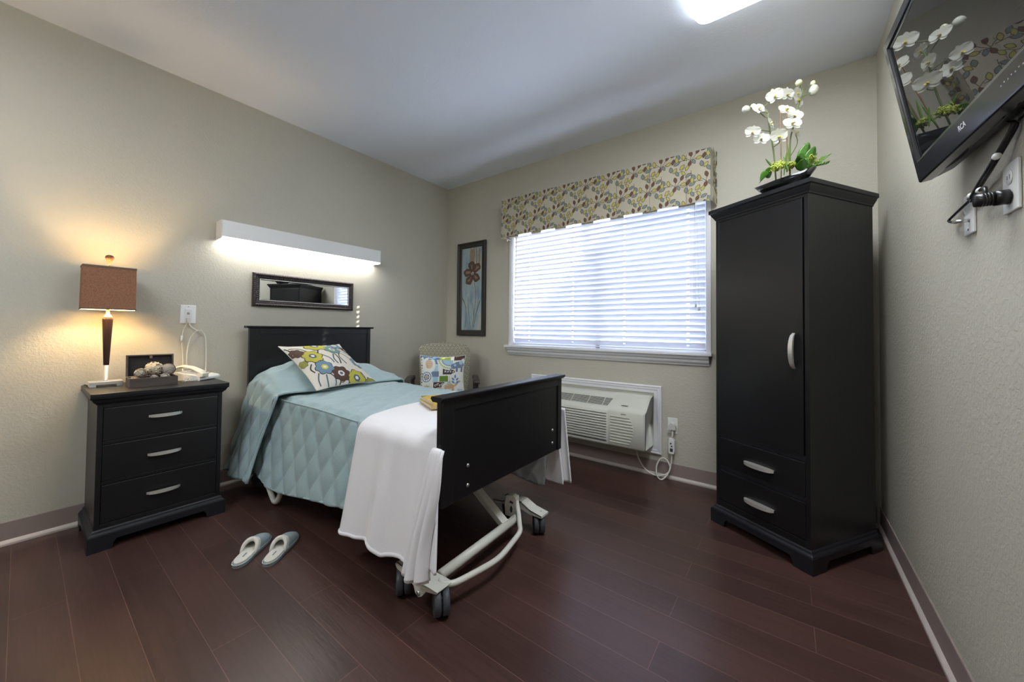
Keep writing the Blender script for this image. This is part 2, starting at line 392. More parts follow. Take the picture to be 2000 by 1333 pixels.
# returns to the wall
vb.grid(lambda u, v: Vector((VX0-.006*(1-v)*math.sin(PI*u), VY+(-VY-.004)*u, VZ0-.004+(VZ1-VZ0)*v)), 6, 6)
vb.grid(lambda u, v: Vector((VX1+.014*(1-v)*math.sin(PI*u*.5+.3)+.012*u, VY+(-VY-.004)*u, VZ0-.012*u+(VZ1-VZ0+.004)*v)), 8, 6)
vb.box(VX0, VY+.002, VZ1-.012, VX1, -.004, VZ1-.002)
def leaf(cx, cz, L, W, ang, n=6):
    pts = []
    for k in range(n+1): t = k/n; pts.append((L*(t-.5), W*.5*math.sin(PI*t)**.85))
    for k in range(n-1, 0, -1): t = k/n; pts.append((L*(t-.5), -W*.5*math.sin(PI*t)**.85))
    c, s_ = math.cos(ang), math.sin(ang)
    return [(cx+x*c-y*s_, cz+x*s_+y*c) for x, y in pts]
def vdecal(mb, g, f, x0, x1, z0, z1):
    px, pz = .205, .170
    r_ = 0; z = z0-.05; Q_ = 1.5
    motif = [(0, 0, .034, .019, 1.25, 3), (-.034, -.010, .036, .019, .85, 1), (-.012, -.018, .033, .018, 1.1, 1), (.018, .006, .030, .018, 2.0, 2),
             (.040, .020, .034, .019, .3, 1), (.052, -.012, .034, .020, 1.7, 2), (.004, .047, .034, .019, 1.8, 3), (.034, .052, .032, .018, 1.15, 3),
             (-.028, .036, .036, .019, 1.75, 1), (-.058, .012, .036, .020, .35, 2), (-.052, .045, .034, .019, 2.2, 2)]
    motif = [(a*Q_, b*Q_, c*Q_*.93, d*Q_*.95, e, k) for a, b, c, d, e, k in motif]+[(.118, .045, .050, .027, 1.6, 1), (.092, .088, .048, .026, .5, 2), (-.112, .038, .048, .026, 1.3, 3), (-.085, -.055, .048, .026, 2.1, 2), (.105, -.030, .046, .026, .9, 1), (.060, .110, .044, .024, 2.2, 1)]
    while z < z1+.09:
        x = x0-.12+(r_ % 2)*px*.5
        while x < x1+.14:
            jx, jz = x, z
            stems = [[(jx+.005, jz+.012), (jx-.012, jz+.028), (jx-.028, jz+.036)], [(jx, jz+.01), (jx+.005, jz+.03), (jx+.004, jz+.047)],
                     [(jx, jz+.01), (jx+.02, jz+.03), (jx+.034, jz+.052)], [(jx+.002, jz+.012), (jx+.022, jz+.02), (jx+.04, jz+.02)],
                     [(jx-.01, jz+.02), (jx-.04, jz+.022), (jx-.058, jz+.012)], [(jx+.005, jz+.012), (jx+.04, jz+.004), (jx+.06, jz+.018), (jx+.078, jz+.05), (jx+.074, jz+.08)]]
            stems = [[(jx+(a-jx)*Q_, jz+(b_-jz)*Q_) for a, b_ in st] for st in stems]+[[(jx+.09, jz+.03), (jx+.105, jz+.045), (jx+.116, jz+.07), (jx+.10, jz+.10)], [(jx-.06, jz+.03), (jx-.09, jz+.045), (jx-.112, jz+.04)], [(jx-.03, jz-.02), (jx-.06, jz-.045), (jx-.085, jz-.055)]]
            mb.m = 4
            for st in stems:
                if all(x0 < a < x1 and z0 < b_ < z1 for a, b_ in st): mb.stroke(st, .0015, f, .0006)
            for (dx, dz, L, W, an, mi) in motif:
                for k, (sc, mm, lf) in enumerate(((1.0, 4, .0007), (.80, mi, .0011))):
                    P = [(min(max(a, x0), x1), min(max(b_, z0), z1)) for a, b_ in leaf(jx+dx, jz+dz, L*sc, W*sc*(.97 if k else 1), an)]
                    w_ = max(p[0] for p in P)-min(p[0] for p in P); h_ = max(p[1] for p in P)-min(p[1] for p in P)
                    if w_ > .006 and h_ > .006: mb.m = mm; mb.patch(P, f, lf)
            x += px
        z += pz; r_ += 1
vdecal(vb, None, vfront, VX0, VX1, VZ0+.004, VZ1)
vdecal(vb, None, lambda y, z, l: Vector((VX1+.006+.012*min(1, (y-VY)/.1)*1.0+.002*math.sin(y*30)+l+.008, y, z)), VY+.006, -.006, VZ0, VZ1)
obj('valance_skirt', vb, [VC, LY, LB, LM, LO], va)
pl = MB()
for sx in slits:
    pl.m = 0
    pl.grid(lambda u, v: Vector((sx-.055+.11*u, VY+.012+.010*math.sin(PI*u), VZ0-.009+(VZ1-VZ0-.01)*v)), 6, 2)
    pl.grid(lambda u, v: Vector((sx-.055+.11*u, VY-.002+(.014+.010*math.sin(PI*u))*v, VZ0-.009-.0*v)), 6, 2)
    pl.m = 4
    for k in (.25, .6, .85): pl.stroke([(sx-.055+.11*k, 0), (sx-.055+.11*k+.012, 1)], .0018, lambda a, b_, l: Vector((a, VY-.002+.02*b_, VZ0-.0098)), 0)
obj('pleat', pl, [VC, LY, LB, LM, LO], va)
rd = MB(); rd.tube([(VX0+.02, VY+.02, VZ0+.005), (VX0+.045, -.03, VZ0-.01), (VX0+.045, -.004, VZ0-.012)], .005, 8); rd.ball((VX0+.03, -.05, VZ0-.016), .008)
obj('rod_bracket', rd, WHITEP, va)

# ------------------------------------------------------------------ framed flower picture
pt = thing('framed_picture', 'tall narrow framed painting of one brown flower on blue, left of the window', 'picture', (.395, 0, 1.04))
PX0, PX1, PZ0, PZ1 = .187, .603, 1.041, 2.068
FW, FH = .060, .068
def fring(mb, x0, x1, z0, z1, prof):
    # prof: list of (inset, y)
    L = len(prof); vs = []
    for (i, y) in prof: vs += [(x0+i, y, z0+i), (x1-i, y, z0+i), (x1-i, y, z1-i), (x0+i, y, z1-i)]
    mb.add(vs, [(4*k+j, 4*k+(j+1) % 4, 4*((k+1) % L)+(j+1) % 4, 4*((k+1) % L)+j) for k in range(L) for j in range(4)], False)
f1 = MB(); fring(f1, PX0, PX1, PZ0, PZ1, [(0, -.002), (0, -.024), (.006, -.028), (.02, -.026), (.024, -.020), (.05, -.016), (.056, -.014), (.062, -.010), (.062, -.002)])
obj('picture_frame', f1, mat('dark_frame', (.030, .026, .022), .35), pt, bevel=.0015)
def paint_mat():
    m = mat('painted_canvas', (.3, .4, .45), .7); nt = m.node_tree; b = nt.nodes['Principled BSDF']; N = nt.nodes.new; K = nt.links.new
    tc = N('ShaderNodeTexCoord'); mp = N('ShaderNodeMapping'); mp.inputs['Scale'].default_value = (14, 1, 3.2); K(tc.outputs['Object'], mp.inputs[0])
    n = N('ShaderNodeTexNoise'); n.inputs['Scale'].default_value = 1.1; n.inputs['Detail'].default_value = 6; K(mp.outputs[0], n.inputs[0])
    cr = N('ShaderNodeValToRGB'); e = cr.color_ramp.elements; e[0].position = .3; e[0].color = (.16, .25, .36, 1); e[1].position = .72; e[1].color = (.50, .49, .40, 1)
    x = e.new(.5); x.color = (.33, .42, .45, 1); K(n.outputs[0], cr.inputs[0]); K(cr.outputs[0], b.inputs['Base Color'])
    return m
cv = MB(); CX0, CX1, CZ0, CZ1 = PX0+FW, PX1-FW, PZ0+FW, PZ1-FW
cv.box(CX0-.002, -.008, CZ0-.002, CX1+.002, -.003, CZ1+.002)
def pf(u, v, l): return Vector((CX0+(CX1-CX0)*u, -.008-l, CZ1-(CZ1-CZ0)*v))
def N01(x, y): return ((x-90)/245, (y-165)/1030)
random.seed(3)
cv.m = 3
for k in range(16):
    x = 195+random.random()*110; y0 = 166+random.random()*40; ln = 80+random.random()*170
    cv.stroke([N01(x, y0), N01(x+random.uniform(-6, 6), min(y0+ln, 1180))], .015+.02*random.random(), pf, .0002+.00005*k)
def petal(cx, cy, a, L, W):
    pts = []
    for k in range(14):
        t = 2*PI*k/14; x = math.cos(t)*L*.5; y = math.sin(t)*W*.5*(1+.25*math.cos(t)); w_ = 1+.08*math.sin(5*t+cx)
        c, s_ = math.cos(a), math.sin(a); pts.append(N01(cx+(x*c-y*s_)*w_, cy+(x*s_+y*c)*w_*1.15))
    return pts
for (st, wd) in (([(245, 600), (258, 680), (265, 760), (262, 860), (250, 960), (238, 1080), (222, 1192)], .010), ([(98, 790), (128, 850), (146, 920), (150, 1000), (143, 1080), (137, 1165)], .010),
                 ([(172, 780), (172, 870), (180, 960), (193, 1080), (208, 1194)], .009), ([(318, 830), (290, 920), (268, 1000), (252, 1090), (245, 1160)], .011), ([(228, 860), (240, 960), (244, 1040)], .009)):
    cv.m = 2; cv.stroke([N01(*p) for p in st], wd, pf, .0012)
for cx, cy, a in ((214, 402, -1.65), (272, 428, -.95), (262, 538, .95), (188, 566, 2.1), (170, 474, 3.1)):
    cv.m = 4; cv.patch(petal(cx, cy, a, 112, 82), pf, .0016); cv.m = 1; cv.patch(petal(cx, cy, a, 103, 74), pf, .0020)
    cv.m = 3
    for s_ in (-12, 3, 16):
        c, q = math.cos(a), math.sin(a); cv.stroke([N01(cx-30*c-s_*.4*q*-1, cy-30*q+s_*.4*c), N01(cx+28*c+s_*q*-1, cy+28*q+s_*c)], .006, pf, .0024)
cv.m = 5; cv.patch(petal(222, 488, 0, 34, 30), pf, .0026); cv.m = 2; cv.patch(petal(220, 492, 0, 14, 14), pf, .003)
obj('canvas', cv, [paint_mat(), mat('petal_brown', (.125, .066, .045), .7, var=.35, vscale=60), mat('stem_olive', (.17, .13, .065), .7), mat('paint_tan', (.33, .235, .14), .7, var=.3, vscale=30), mat('petal_shade', (.075, .033, .02), .7), mat('paint_pale', (.48, .45, .40), .7)], pt)

# ------------------------------------------------------------------ mirror over the bed
mi = thing('wall_mirror', 'low wide mirror in an ornate dark frame above the headboard', 'mirror', (0, -1.553, 1.27))
mm_ = MB(); MY0, MY1, MZ0, MZ1 = -1.945, -1.163, 1.268, 1.518
prof = [(0, .002), (0, .020), (.006, .026), (.016, .028), (.020, .024), (.040, .018), (.044, .021), (.048, .021), (.052, .012), (.052, .002)]
vs = []
for (i, x) in prof: vs += [(x, MY0+i, MZ0+i), (x, MY1-i, MZ0+i), (x, MY1-i, MZ1-i), (x, MY0+i, MZ1-i)]
L = len(prof)
for k in range(L):
    mm_.m = 1 if k == 6 else 0
    mm_.add(vs, [(4*k+j, 4*((k+1) % L)+j, 4*((k+1) % L)+(j+1) % 4, 4*k+(j+1) % 4) for j in range(4)], False)
mm_.v = mm_.v
# carved beads along the frame
mm_.m = 2; random.seed(5)
y = MY0+.02
while y < MY1-.02:
    for z in (MZ0+.011, MZ1-.011): mm_.ball((.0262, y, z), .003, .006, .0045, 8, 5)
    for z in (MZ0+.030, MZ1-.030): mm_.ball((.020, y+.006, z), .004, .007, .006, 8, 5)
    y += .0155
z = MZ0+.03
while z < MZ1-.03:
    for yy in (MY0+.011, MY1-.011): mm_.ball((.0262, yy, z), .003, .0045, .006, 8, 5)
    for yy in (MY0+.030, MY1-.030): mm_.ball((.020, yy, z+.006), .004, .006, .007, 8, 5)
    z += .0155
obj('mirror_frame', mm_, [mat('dark_bronze_frame', (.035, .026, .026), .35, .3), NICKEL, mat('antique_bead', (.07, .055, .058), .3, .5)], mi)
mg = MB().box(-.002, MY0+.049, MZ0+.049, .002, MY1-.049, MZ1-.049); mc = Vector((0, (MY0+MY1)/2, (MZ0+MZ1)/2))
GM = Matrix.Translation(mc+Vector((.009, 0, 0))) @ Matrix.Rotation(math.radians(-.7), 4, 'Z') @ Matrix.Rotation(math.radians(-.5), 4, 'Y') @ Matrix.Translation(-mc)
mg.v = [tuple(GM @ Vector(p)) for p in mg.v]
obj('mirror_glass', mg, mat('mirror_silver', (.93, .94, .93), .0, 1), mi)

# ------------------------------------------------------------------ over-bed light
ol = thing('overbed_light', 'long white fluorescent light box glowing on the wall above the mirror', 'light fixture', (0, -1.56, 1.712))
OY0, OY1, OZ0, OZ1, OX = -2.166, -.955, 1.712, 1.836, .120
hb = MB(); hb.box(.0, OY0+.004, OZ1-.004, OX, OY1-.004, OZ1); hb.box(OX-.004, OY0+.004, OZ0+.012, OX, OY1-.004, OZ1-.004); hb.box(0, OY0+.004, OZ0+.006, .005, OY1-.004, OZ1-.004)
obj('light_housing', hb, WHITEP, ol)
obj('end_cap', MB().box(0, OY0, OZ0, OX+.001, OY0+.006, OZ1+.001), mat('cap_white', (.74, .72, .68), .4), ol, bevel=.002)
obj('end_cap', MB().box(0, OY1-.006, OZ0, OX+.001, OY1, OZ1+.001), MATS['cap_white'], ol, bevel=.002)
LENS = mat('glowing_lens', (.9, .9, .9), .4, emit=(1, .985, .94), es=L_OVERBED)
lm = MB(); lm.prism([(.006, OZ0+.006), (.006, OZ0+.010), (OX-.006, OZ0+.028), (OX-.001, OZ0+.024), (OX-.004, OZ0+.008), (OX-.018, OZ0)], OY0+.006, OY1-.006, 'y')
# prism axis y takes (x, z)
obj('diffuser', lm, LENS, ol)
obj('pull_switch', MB().tube([(.06, OY1-.13, OZ0+.002), (.06, OY1-.13, OZ0-.014)], .003, 8), NICKEL, ol)

# ------------------------------------------------------------------ ceiling light
def rrect(x0, x1, y0, y1, r, n=6):
    pts = []
    for cx, cy, a0 in ((x1-r, y1-r, 0), (x0+r, y1-r, 90), (x0+r, y0+r, 180), (x1-r, y0+r, 270)):
        for k in range(n+1): a = math.radians(a0+90*k/n); pts.append((cx+r*math.cos(a), cy+r*math.sin(a)))
    return pts
CLM = mat('ceiling_lens', (.9, .9, .9), .5, emit=(.90, .95, 1), es=L_CEIL); CLS = mat('ceiling_lens_side', (.85, .87, .9), .5, emit=(.90, .95, 1), es=L_CEIL*.14)
def ceiling_light(LX0, LX1, LY0, LY1, label):
    cl = thing('ceiling_light', label, 'light fixture', ((LX0+LX1)/2, (LY0+LY1)/2, RH-.08), 0, 'ceiling lights')
    pb = MB(); rings = [(0, RH-.018, .06), (0, RH-.045, .06), (.012, RH-.068, .055), (.04, RH-.082, .045), (.10, RH-.088, .03)]
    vs = []
    for ins, z, r in rings: vs += [(x, y, z) for x, y in rrect(LX0+ins, LX1-ins, LY0+ins, LY1-ins, r)]
    n = len(vs)//len(rings)
    for k in range(len(rings)-1):
        pb.m = 1 if k < 2 else 0; pb.add(vs[k*n:(k+2)*n], [(i, (i+1) % n, n+(i+1) % n, n+i) for i in range(n)], True)
    pb.m = 0; pb.add(vs[-n:], [tuple(range(n))], True)
    obj('diffuser', pb, [CLM, CLS], cl)
    obj('mounting_pan', MB().prism(rrect(LX0+.02, LX1-.02, LY0+.02, LY1-.02, .05), RH-.03, RH-.001, 'z'), WHITEP, cl)
ceiling_light(2.795, 3.30, -2.12, -.90, 'rounded white ceiling light glowing near the right wall, cut by the top edge')
ceiling_light(1.10, 1.60, -4.45, -3.23, 'added unseen ceiling light brightening the room from the end away from the window')  # added fixture, out of view, to light the surfaces facing the camera

# ================================================================== FURNITURE HELPERS
def handle(mb, c, ax, out, L, dep=.024, wd=.011):
    """crescent bar pull: c centre on the face, ax direction along, out normal"""
    c, ax, out = Vector(c), Vector(ax).normalized(), Vector(out).normalized(); up = out.cross(ax).normalized(); n = 14; vs = []
    for i in range(n+1):
        t = -1+2*i/n; arc = math.sqrt(max(0, 1-(t*.985)**2))**.8
        base = c+ax*(t*L/2)
        hh = wd*(.55+.45*arc)
        vs += [base+out*(.001)+up*hh*.5, base+out*(.002+dep*arc)+up*hh*.5, base+out*(.002+dep*arc)-up*hh*.5, base+out*(.001+dep*arc*.72)-up*hh*.5, base+out*(.001+dep*arc*.72)+up*hh*.15]
    q = 5
    mb.add(vs, [(i*q+k, i*q+(k+1) % q, (i+1)*q+(k+1) % q, (i+1)*q+k) for i in range(n) for k in range(q)]+[tuple(range(q))[::-1], tuple(n*q+k for k in range(q))], False)
def bracket_feet(mb, W, D, H, fl, t=.02, arch=.045):
    """plinth: front at y=0 .. back y=D, x 0..W, cut-outs between the feet"""
    def pan(length): return [(0, 0), (fl, 0), (fl+.004, arch*.6), (fl+.016, arch), (length-fl-.016, arch), (length-fl-.004, arch*.6), (length-fl, 0), (length, 0), (length, H), (0, H)]
    mb.prism(pan(W), 0, t, 'y')
    mb.prism([(a, z) for a, z in pan(D-t)] and [(t+a, z) for a, z in pan(D-t)], 0, t, 'x')
    mb.prism([(t+a, z) for a, z in pan(D-t)], W-t, W, 'x')
    mb.box(t, D-t, H*.45, W-t, D, H)

# ================================================================== ARMOIRE (rotated in the corner)
ca, sa_ = -.84915, .52815
ux = Vector((-ca, -sa_, 0))       # local +x = from left end to the near corner
P0 = Vector((3.253, -.78, 0))-ux*.536
arm_M = Matrix(((ux.x, -ux.y, 0, P0.x), (ux.y, ux.x, 0, P0.y), (0, 0, 1, 0), (0, 0, 0, 1)))
ar = thing('armoire', 'tall black wooden armoire with one door over two drawers', 'armoire', M=arm_M)
AW, AD = .536, .560
bd = MB(); x0, x1, yf, yb = .020, .516, .022, AD-.012
bd.box(x0, yf, .10, x0+.020, yb, 1.775); bd.box(x1-.020, yf, .10, x1, yb, 1.775); bd.box(x0+.02, yb-.012, .10, x1-.02, yb, 1.775)
bd.box(x0+.02, yf, .10, x1-.02, yb-.012, .135); bd.box(x0+.02, yf, 1.757, x1-.02, yb-.012, 1.775)
bd.box(x0+.02, yf+.020, .505, x1-.02, yb-.012, .525)
obj('cabinet_body', bd, BLACK, ar, bevel=.0015, local=True)
rl = MB(); rl.box(x0+.02, yf+.004, .5, x1-.02, yf+.02, .528); rl.box(x0+.02, yf+.004, .312, x1-.02, yf+.02, .335)
obj('front_rail', rl, BLACKE, ar, bevel=.002, local=True)
dr = obj('door', MB().box(x0+.0215, yf-.002, .530, x1-.0265, yf+.017, 1.755), BLACK, ar, bevel=.002, local=True)
h = MB(); handle(h, (x1-.060, yf-.002, 1.022), (0, 0, 1), (0, -1, 0), .172, .040, .019); obj('handle', h, NICKEL, dr, local=True)
for z0, z1, zh in ((.337, .498, .405), (.138, .310, .207)):
    d = obj('drawer', MB().box(x0+.0215, yf-.000, z0, x1-.0215, yf+.017, z1), BLACK, ar, bevel=.002, local=True)
    h = MB(); handle(h, (.276, yf, zh), (1, 0, 0), (0, -1, 0), .158, .034, .018); obj('handle', h, NICKEL, d, local=True)
cp = MB(); cp.sweep([(-.02, 1.775), (.002, 1.775), (.003, 1.782), (.008, 1.790), (.014, 1.797), (.022, 1.800), (.030, 1.806), (.034, 1.812), (.034, 1.833), (-.02, 1.833)],
         [(x0, yf), (x0, yb+.0)], False) if False else None
prof = [(-.01, 1.772), (.004, 1.772), (.006, 1.780), (.010, 1.786), (.018, 1.800), (.022, 1.810), (.028, 1.812), (.028, 1.833), (-.01, 1.833)]
cp.sweep(prof, [(x1, yb), (x1, yf), (x0, yf), (x0, yb)][::-1][::1])
# path order decides the outward side; build the slab too
cp.box(x0-.004, yf-.004, 1.815, x1+.004, yb, 1.833)
obj('crown_top', cp, BLACKE, ar, bevel=.0015, local=True)
pz = MB(); bracket_feet(pz, AW, AD, .075, .085)
pz.sweep([(-.018, .072), (.018, .072), (.016, .080), (.008, .088), (.006, .096), (.002, .102), (-.018, .102)], [(x0, yb), (x0, yf), (x1, yf), (x1, yb)])
obj('plinth', pz, BLACKE, ar, bevel=.0012, local=True)

# ================================================================== NIGHTSTAND
NX, NY0, NY1 = .458, -2.748, -2.202
ns = thing('nightstand', 'black three-drawer nightstand with silver pulls beside the bed', 'nightstand', (.24, -2.475, 0))
# local frame helper: x' along -> built in world coordinates
nbd = MB(); by0, by1, bx = NY0+.022, NY1-.022, NX-.022
nbd.box(.020, by0, .10, bx, by0+.020, .722); nbd.box(.020, by1-.020, .10, bx, by1, .722); nbd.box(.020, by0+.02, .10, .03, by1-.02, .722)
nbd.box(.03, by0+.02, .10, bx, by1-.02, .125); nbd.box(.03, by0+.02, .700, bx, by1-.02, .722)
nbd.box(.03, by0+.02, .516, bx-.004, by1-.02, .533); nbd.box(.03, by0+.02, .317, bx-.004, by1-.02, .334)
obj('cabinet_body', nbd, BLACK, ns, bevel=.0015)
for z0, z1, zh in ((.535, .698, .632), (.336, .514, .428), (.127, .315, .225)):
    d = obj('drawer', MB().box(bx-.018, by0+.0215, z0, bx+.0005, by1-.0215, z1), BLACK, ns, bevel=.002)
    h = MB(); handle(h, (bx+.0005, (by0+by1)/2, zh), (0, -1, 0), (1, 0, 0), .135, .031, .017); obj('handle', h, NICKEL, d)
ct = MB(); ct.box(.006, NY0-.004, .757, NX+.010, NY1+.004, .777)
pth = [(.012, by1), (bx, by1), (bx, by0), (.012, by0)]
ct.sweep([(-.015, .718), (.004, .718), (.006, .724), (.014, .730), (.020, .744), (.026, .748), (.028, .757), (-.015, .757)], pth[::-1] if False else [(.012, by0), (bx, by0), (bx, by1), (.012, by1)])
obj('moulded_top', ct, BLACKE, ns, bevel=.003)
pn = MB()
def to_ns(mb):   # plinth built with front at y=0 facing -y, turned to face +x
    mb.v = [(NX-y, NY0+x, z) for x, y, z in mb.v]; mb.f = [f for f in mb.f]; return mb
bracket_feet(pn, NY1-NY0, NX-.02, .075, .085); to_ns(pn)
pn.sweep([(-.018, .072), (.020, .072), (.018, .080), (.009, .088), (.007, .097), (.002, .103), (-.018, .103)], [(.022, by0), (bx, by0), (bx, by1), (.022, by1)])
obj('plinth', pn, BLACKE, ns, bevel=.0012)

# ================================================================== TABLE LAMP
TX, TYc = .135, -2.672
lp = thing('table_lamp', 'lit table lamp with tan rectangular shade and fluted bronze stem on the nightstand', 'lamp', (TX, TYc, .777))
bs = MB(); bs.box(TX-.045, TYc-.064, .789, TX+.045, TYc+.064, .806)
for sy in (-1, 1): bs.box(TX-.045, TYc+sy*.050-.012, .777, TX+.045, TYc+sy*.050+.012, .789)
obj('base', bs, NICKEL, lp, bevel=.0015)
st = MB(); st.lathe([(.009, .806), (.009, .812), (.0085, .812), (.0105, .893), (.0095, .893)], (TX, TYc, 0), 16); obj('lower_stem', st, NICKEL, lp)
st = MB(); st.lathe([(.0095, .893), (.0105, .895), (.0195, 1.148), (.019, 1.152)], (TX, TYc, 0), 48, flute=.07, nf=16); obj('fluted_stem', st, mat('dark_bronze', (.075, .038, .026), .35, .3), lp)
st = MB(); st.lathe([(.019, 1.152), (.0185, 1.160), (.013, 1.170), (.0075, 1.178), (.0068, 1.215), (.012, 1.217), (.012, 1.262), (.003, 1.264), (.003, 1.455)], (TX, TYc, 0), 20); obj('socket', st, mat('pale_brass', (.62, .52, .36), .35, .6), lp)
fn = MB(); fn.lathe([(.003, 1.452), (.006, 1.456), (.006, 1.462), (.010, 1.470), (.0155, 1.485), (.0170, 1.494), (.013, 1.503), (.004, 1.507)], (TX, TYc, 0), 40, flute=.10, nf=10); obj('finial', fn, mat('carved_bronze', (.16, .075, .04), .45, .3), lp)
def shade_mat():
    m = bpy.data.materials.new('tan_parchment_shade'); m.use_nodes = True; nt = m.node_tree; b = nt.nodes['Principled BSDF']; N = nt.nodes.new; K = nt.links.new
    tc = N('ShaderNodeTexCoord'); n = N('ShaderNodeTexNoise'); n.inputs['Scale'].default_value = 190; n.inputs['Detail'].default_value = 3; K(tc.outputs['Object'], n.inputs[0])
    cr = N('ShaderNodeValToRGB'); e = cr.color_ramp.elements; e[0].position = .38; e[0].color = (.42, .21, .12, 1); e[1].position = .60; e[1].color = (.50, .28, .175, 1)
    K(n.outputs[0], cr.inputs[0]); K(cr.outputs[0], b.inputs['Base Color']); b.inputs['Roughness'].default_value = .8
    tr = N('ShaderNodeBsdfTranslucent'); K(cr.outputs[0], tr.inputs[0]); ms = N('ShaderNodeMixShader'); ms.inputs[0].default_value = .5
    K(b.outputs[0], ms.inputs[1]); K(tr.outputs[0], ms.inputs[2]); K(ms.outputs[0], nt.nodes['Material Output'].inputs[0]); return m
SHM = shade_mat(); SHI = mat('shade_lining', (.85, .78, .62), .8)
sx, sy = .062, .1015; SZ0, SZ1 = 1.200, 1.437
sh = MB()
for (a, b_) in (((sx, -sy), (sx, sy)), ((sx, sy), (-sx, sy)), ((-sx, sy), (-sx, -sy)), ((-sx, -sy), (sx, -sy))):
    t = .0016
    for q, mi_ in ((1, 0), (1-.03, 1)):
        sh.m = mi_; k = .97 # slight taper to the top
        P = [(TX+a[0]*q*1.0, TYc+a[1]*(1 if q == 1 else .985), SZ0), (TX+b_[0]*q, TYc+b_[1]*(1 if q == 1 else .985), SZ0), (TX+b_[0]*q*k, TYc+b_[1]*(1 if q == 1 else .985)*.985, SZ1), (TX+a[0]*q*k, TYc+a[1]*(1 if q == 1 else .985)*.985, SZ1)]
        sh.add(P, [(0, 1, 2, 3)], False)
sho = obj('lamp_shade', sh, [SHM, SHI], lp)
for z0, z1, kk in ((SZ0, SZ0+.007, 1.0), (SZ1-.010, SZ1+.001, .975)):
    tm = MB()
    for (a, b_) in (((sx, -sy), (sx, sy)), ((sx, sy), (-sx, sy)), ((-sx, sy), (-sx, -sy)), ((-sx, -sy), (sx, -sy))):
        ox, oy = .0012, .0012
        pa = (TX+(a[0]+math.copysign(ox, a[0]))*kk, TYc+(a[1]+math.copysign(oy, a[1]))*(1 if kk == 1 else .987)); pb_ = (TX+(b_[0]+math.copysign(ox, b_[0]))*kk, TYc+(b_[1]+math.copysign(oy, b_[1]))*(1 if kk == 1 else .987))
        tm.add([(*pa, z0), (*pb_, z0), (*pb_, z1), (*pa, z1)], [(0, 1, 2, 3)], False)
    obj('shade_trim', tm, mat('shade_trim', (.16, .10, .065), .7), sho)
hp = MB()
for a in (0, PI/2): hp.tube([(TX-math.cos(a)*.058, TYc-math.sin(a)*.095, 1.420), (TX, TYc, 1.430), (TX+math.cos(a)*.058, TYc+math.sin(a)*.095, 1.420)], .0015, 6)
obj('shade_spider', hp, NICKEL, sho)
obj('bulb', MB().ball((TX, TYc, 1.300), .027, .027, .036), mat('warm_bulb', (1, .9, .7), .5, emit=(1, .72, .38), es=L_BULB), lp)
lc = MB(); lc.tube([(TX-.04, TYc-.02, .781), (.09, -2.735, .7805), (.05, -2.735, .7805), (.016, -2.742, .7805)], .0022, 6, sub=5)
obj('cord', lc, CORDK, lp)

# ================================================================== WOODEN BOX + DECOR BALLS
bx_ = thing('trinket_box', 'small dark wooden box with open lid holding woven balls', 'box', (.285, -2.508, .777), 0)
GW = mat('weathered_wood', (.085, .065, .055), .6, bump=.6, bscale=60, var=.5, vscale=40, stretch=(1, .15, 1))
GD = mat('box_lining', (.014, .012, .014), .7)
q0, q1, r0_, r1_ = .225, .345, -2.606, -2.410; zb = .777
b = MB(); t = .007
b.box(q0, r0_, zb, q1, r1_, zb+t); b.box(q0, r0_, zb+t, q0+t, r1_, zb+.050); b.box(q1-t, r0_, zb+t, q1, r1_, zb+.050); b.box(q0+t, r0_, zb+t, q1-t, r0_+t, zb+.050); b.box(q0+t, r1_-t, zb+t, q1-t, r1_, zb+.050)
obj('box_body', b, GW, bx_, bevel=.001)
ld = MB(); ld.m = 1
lx = q0-.004; tl = .010
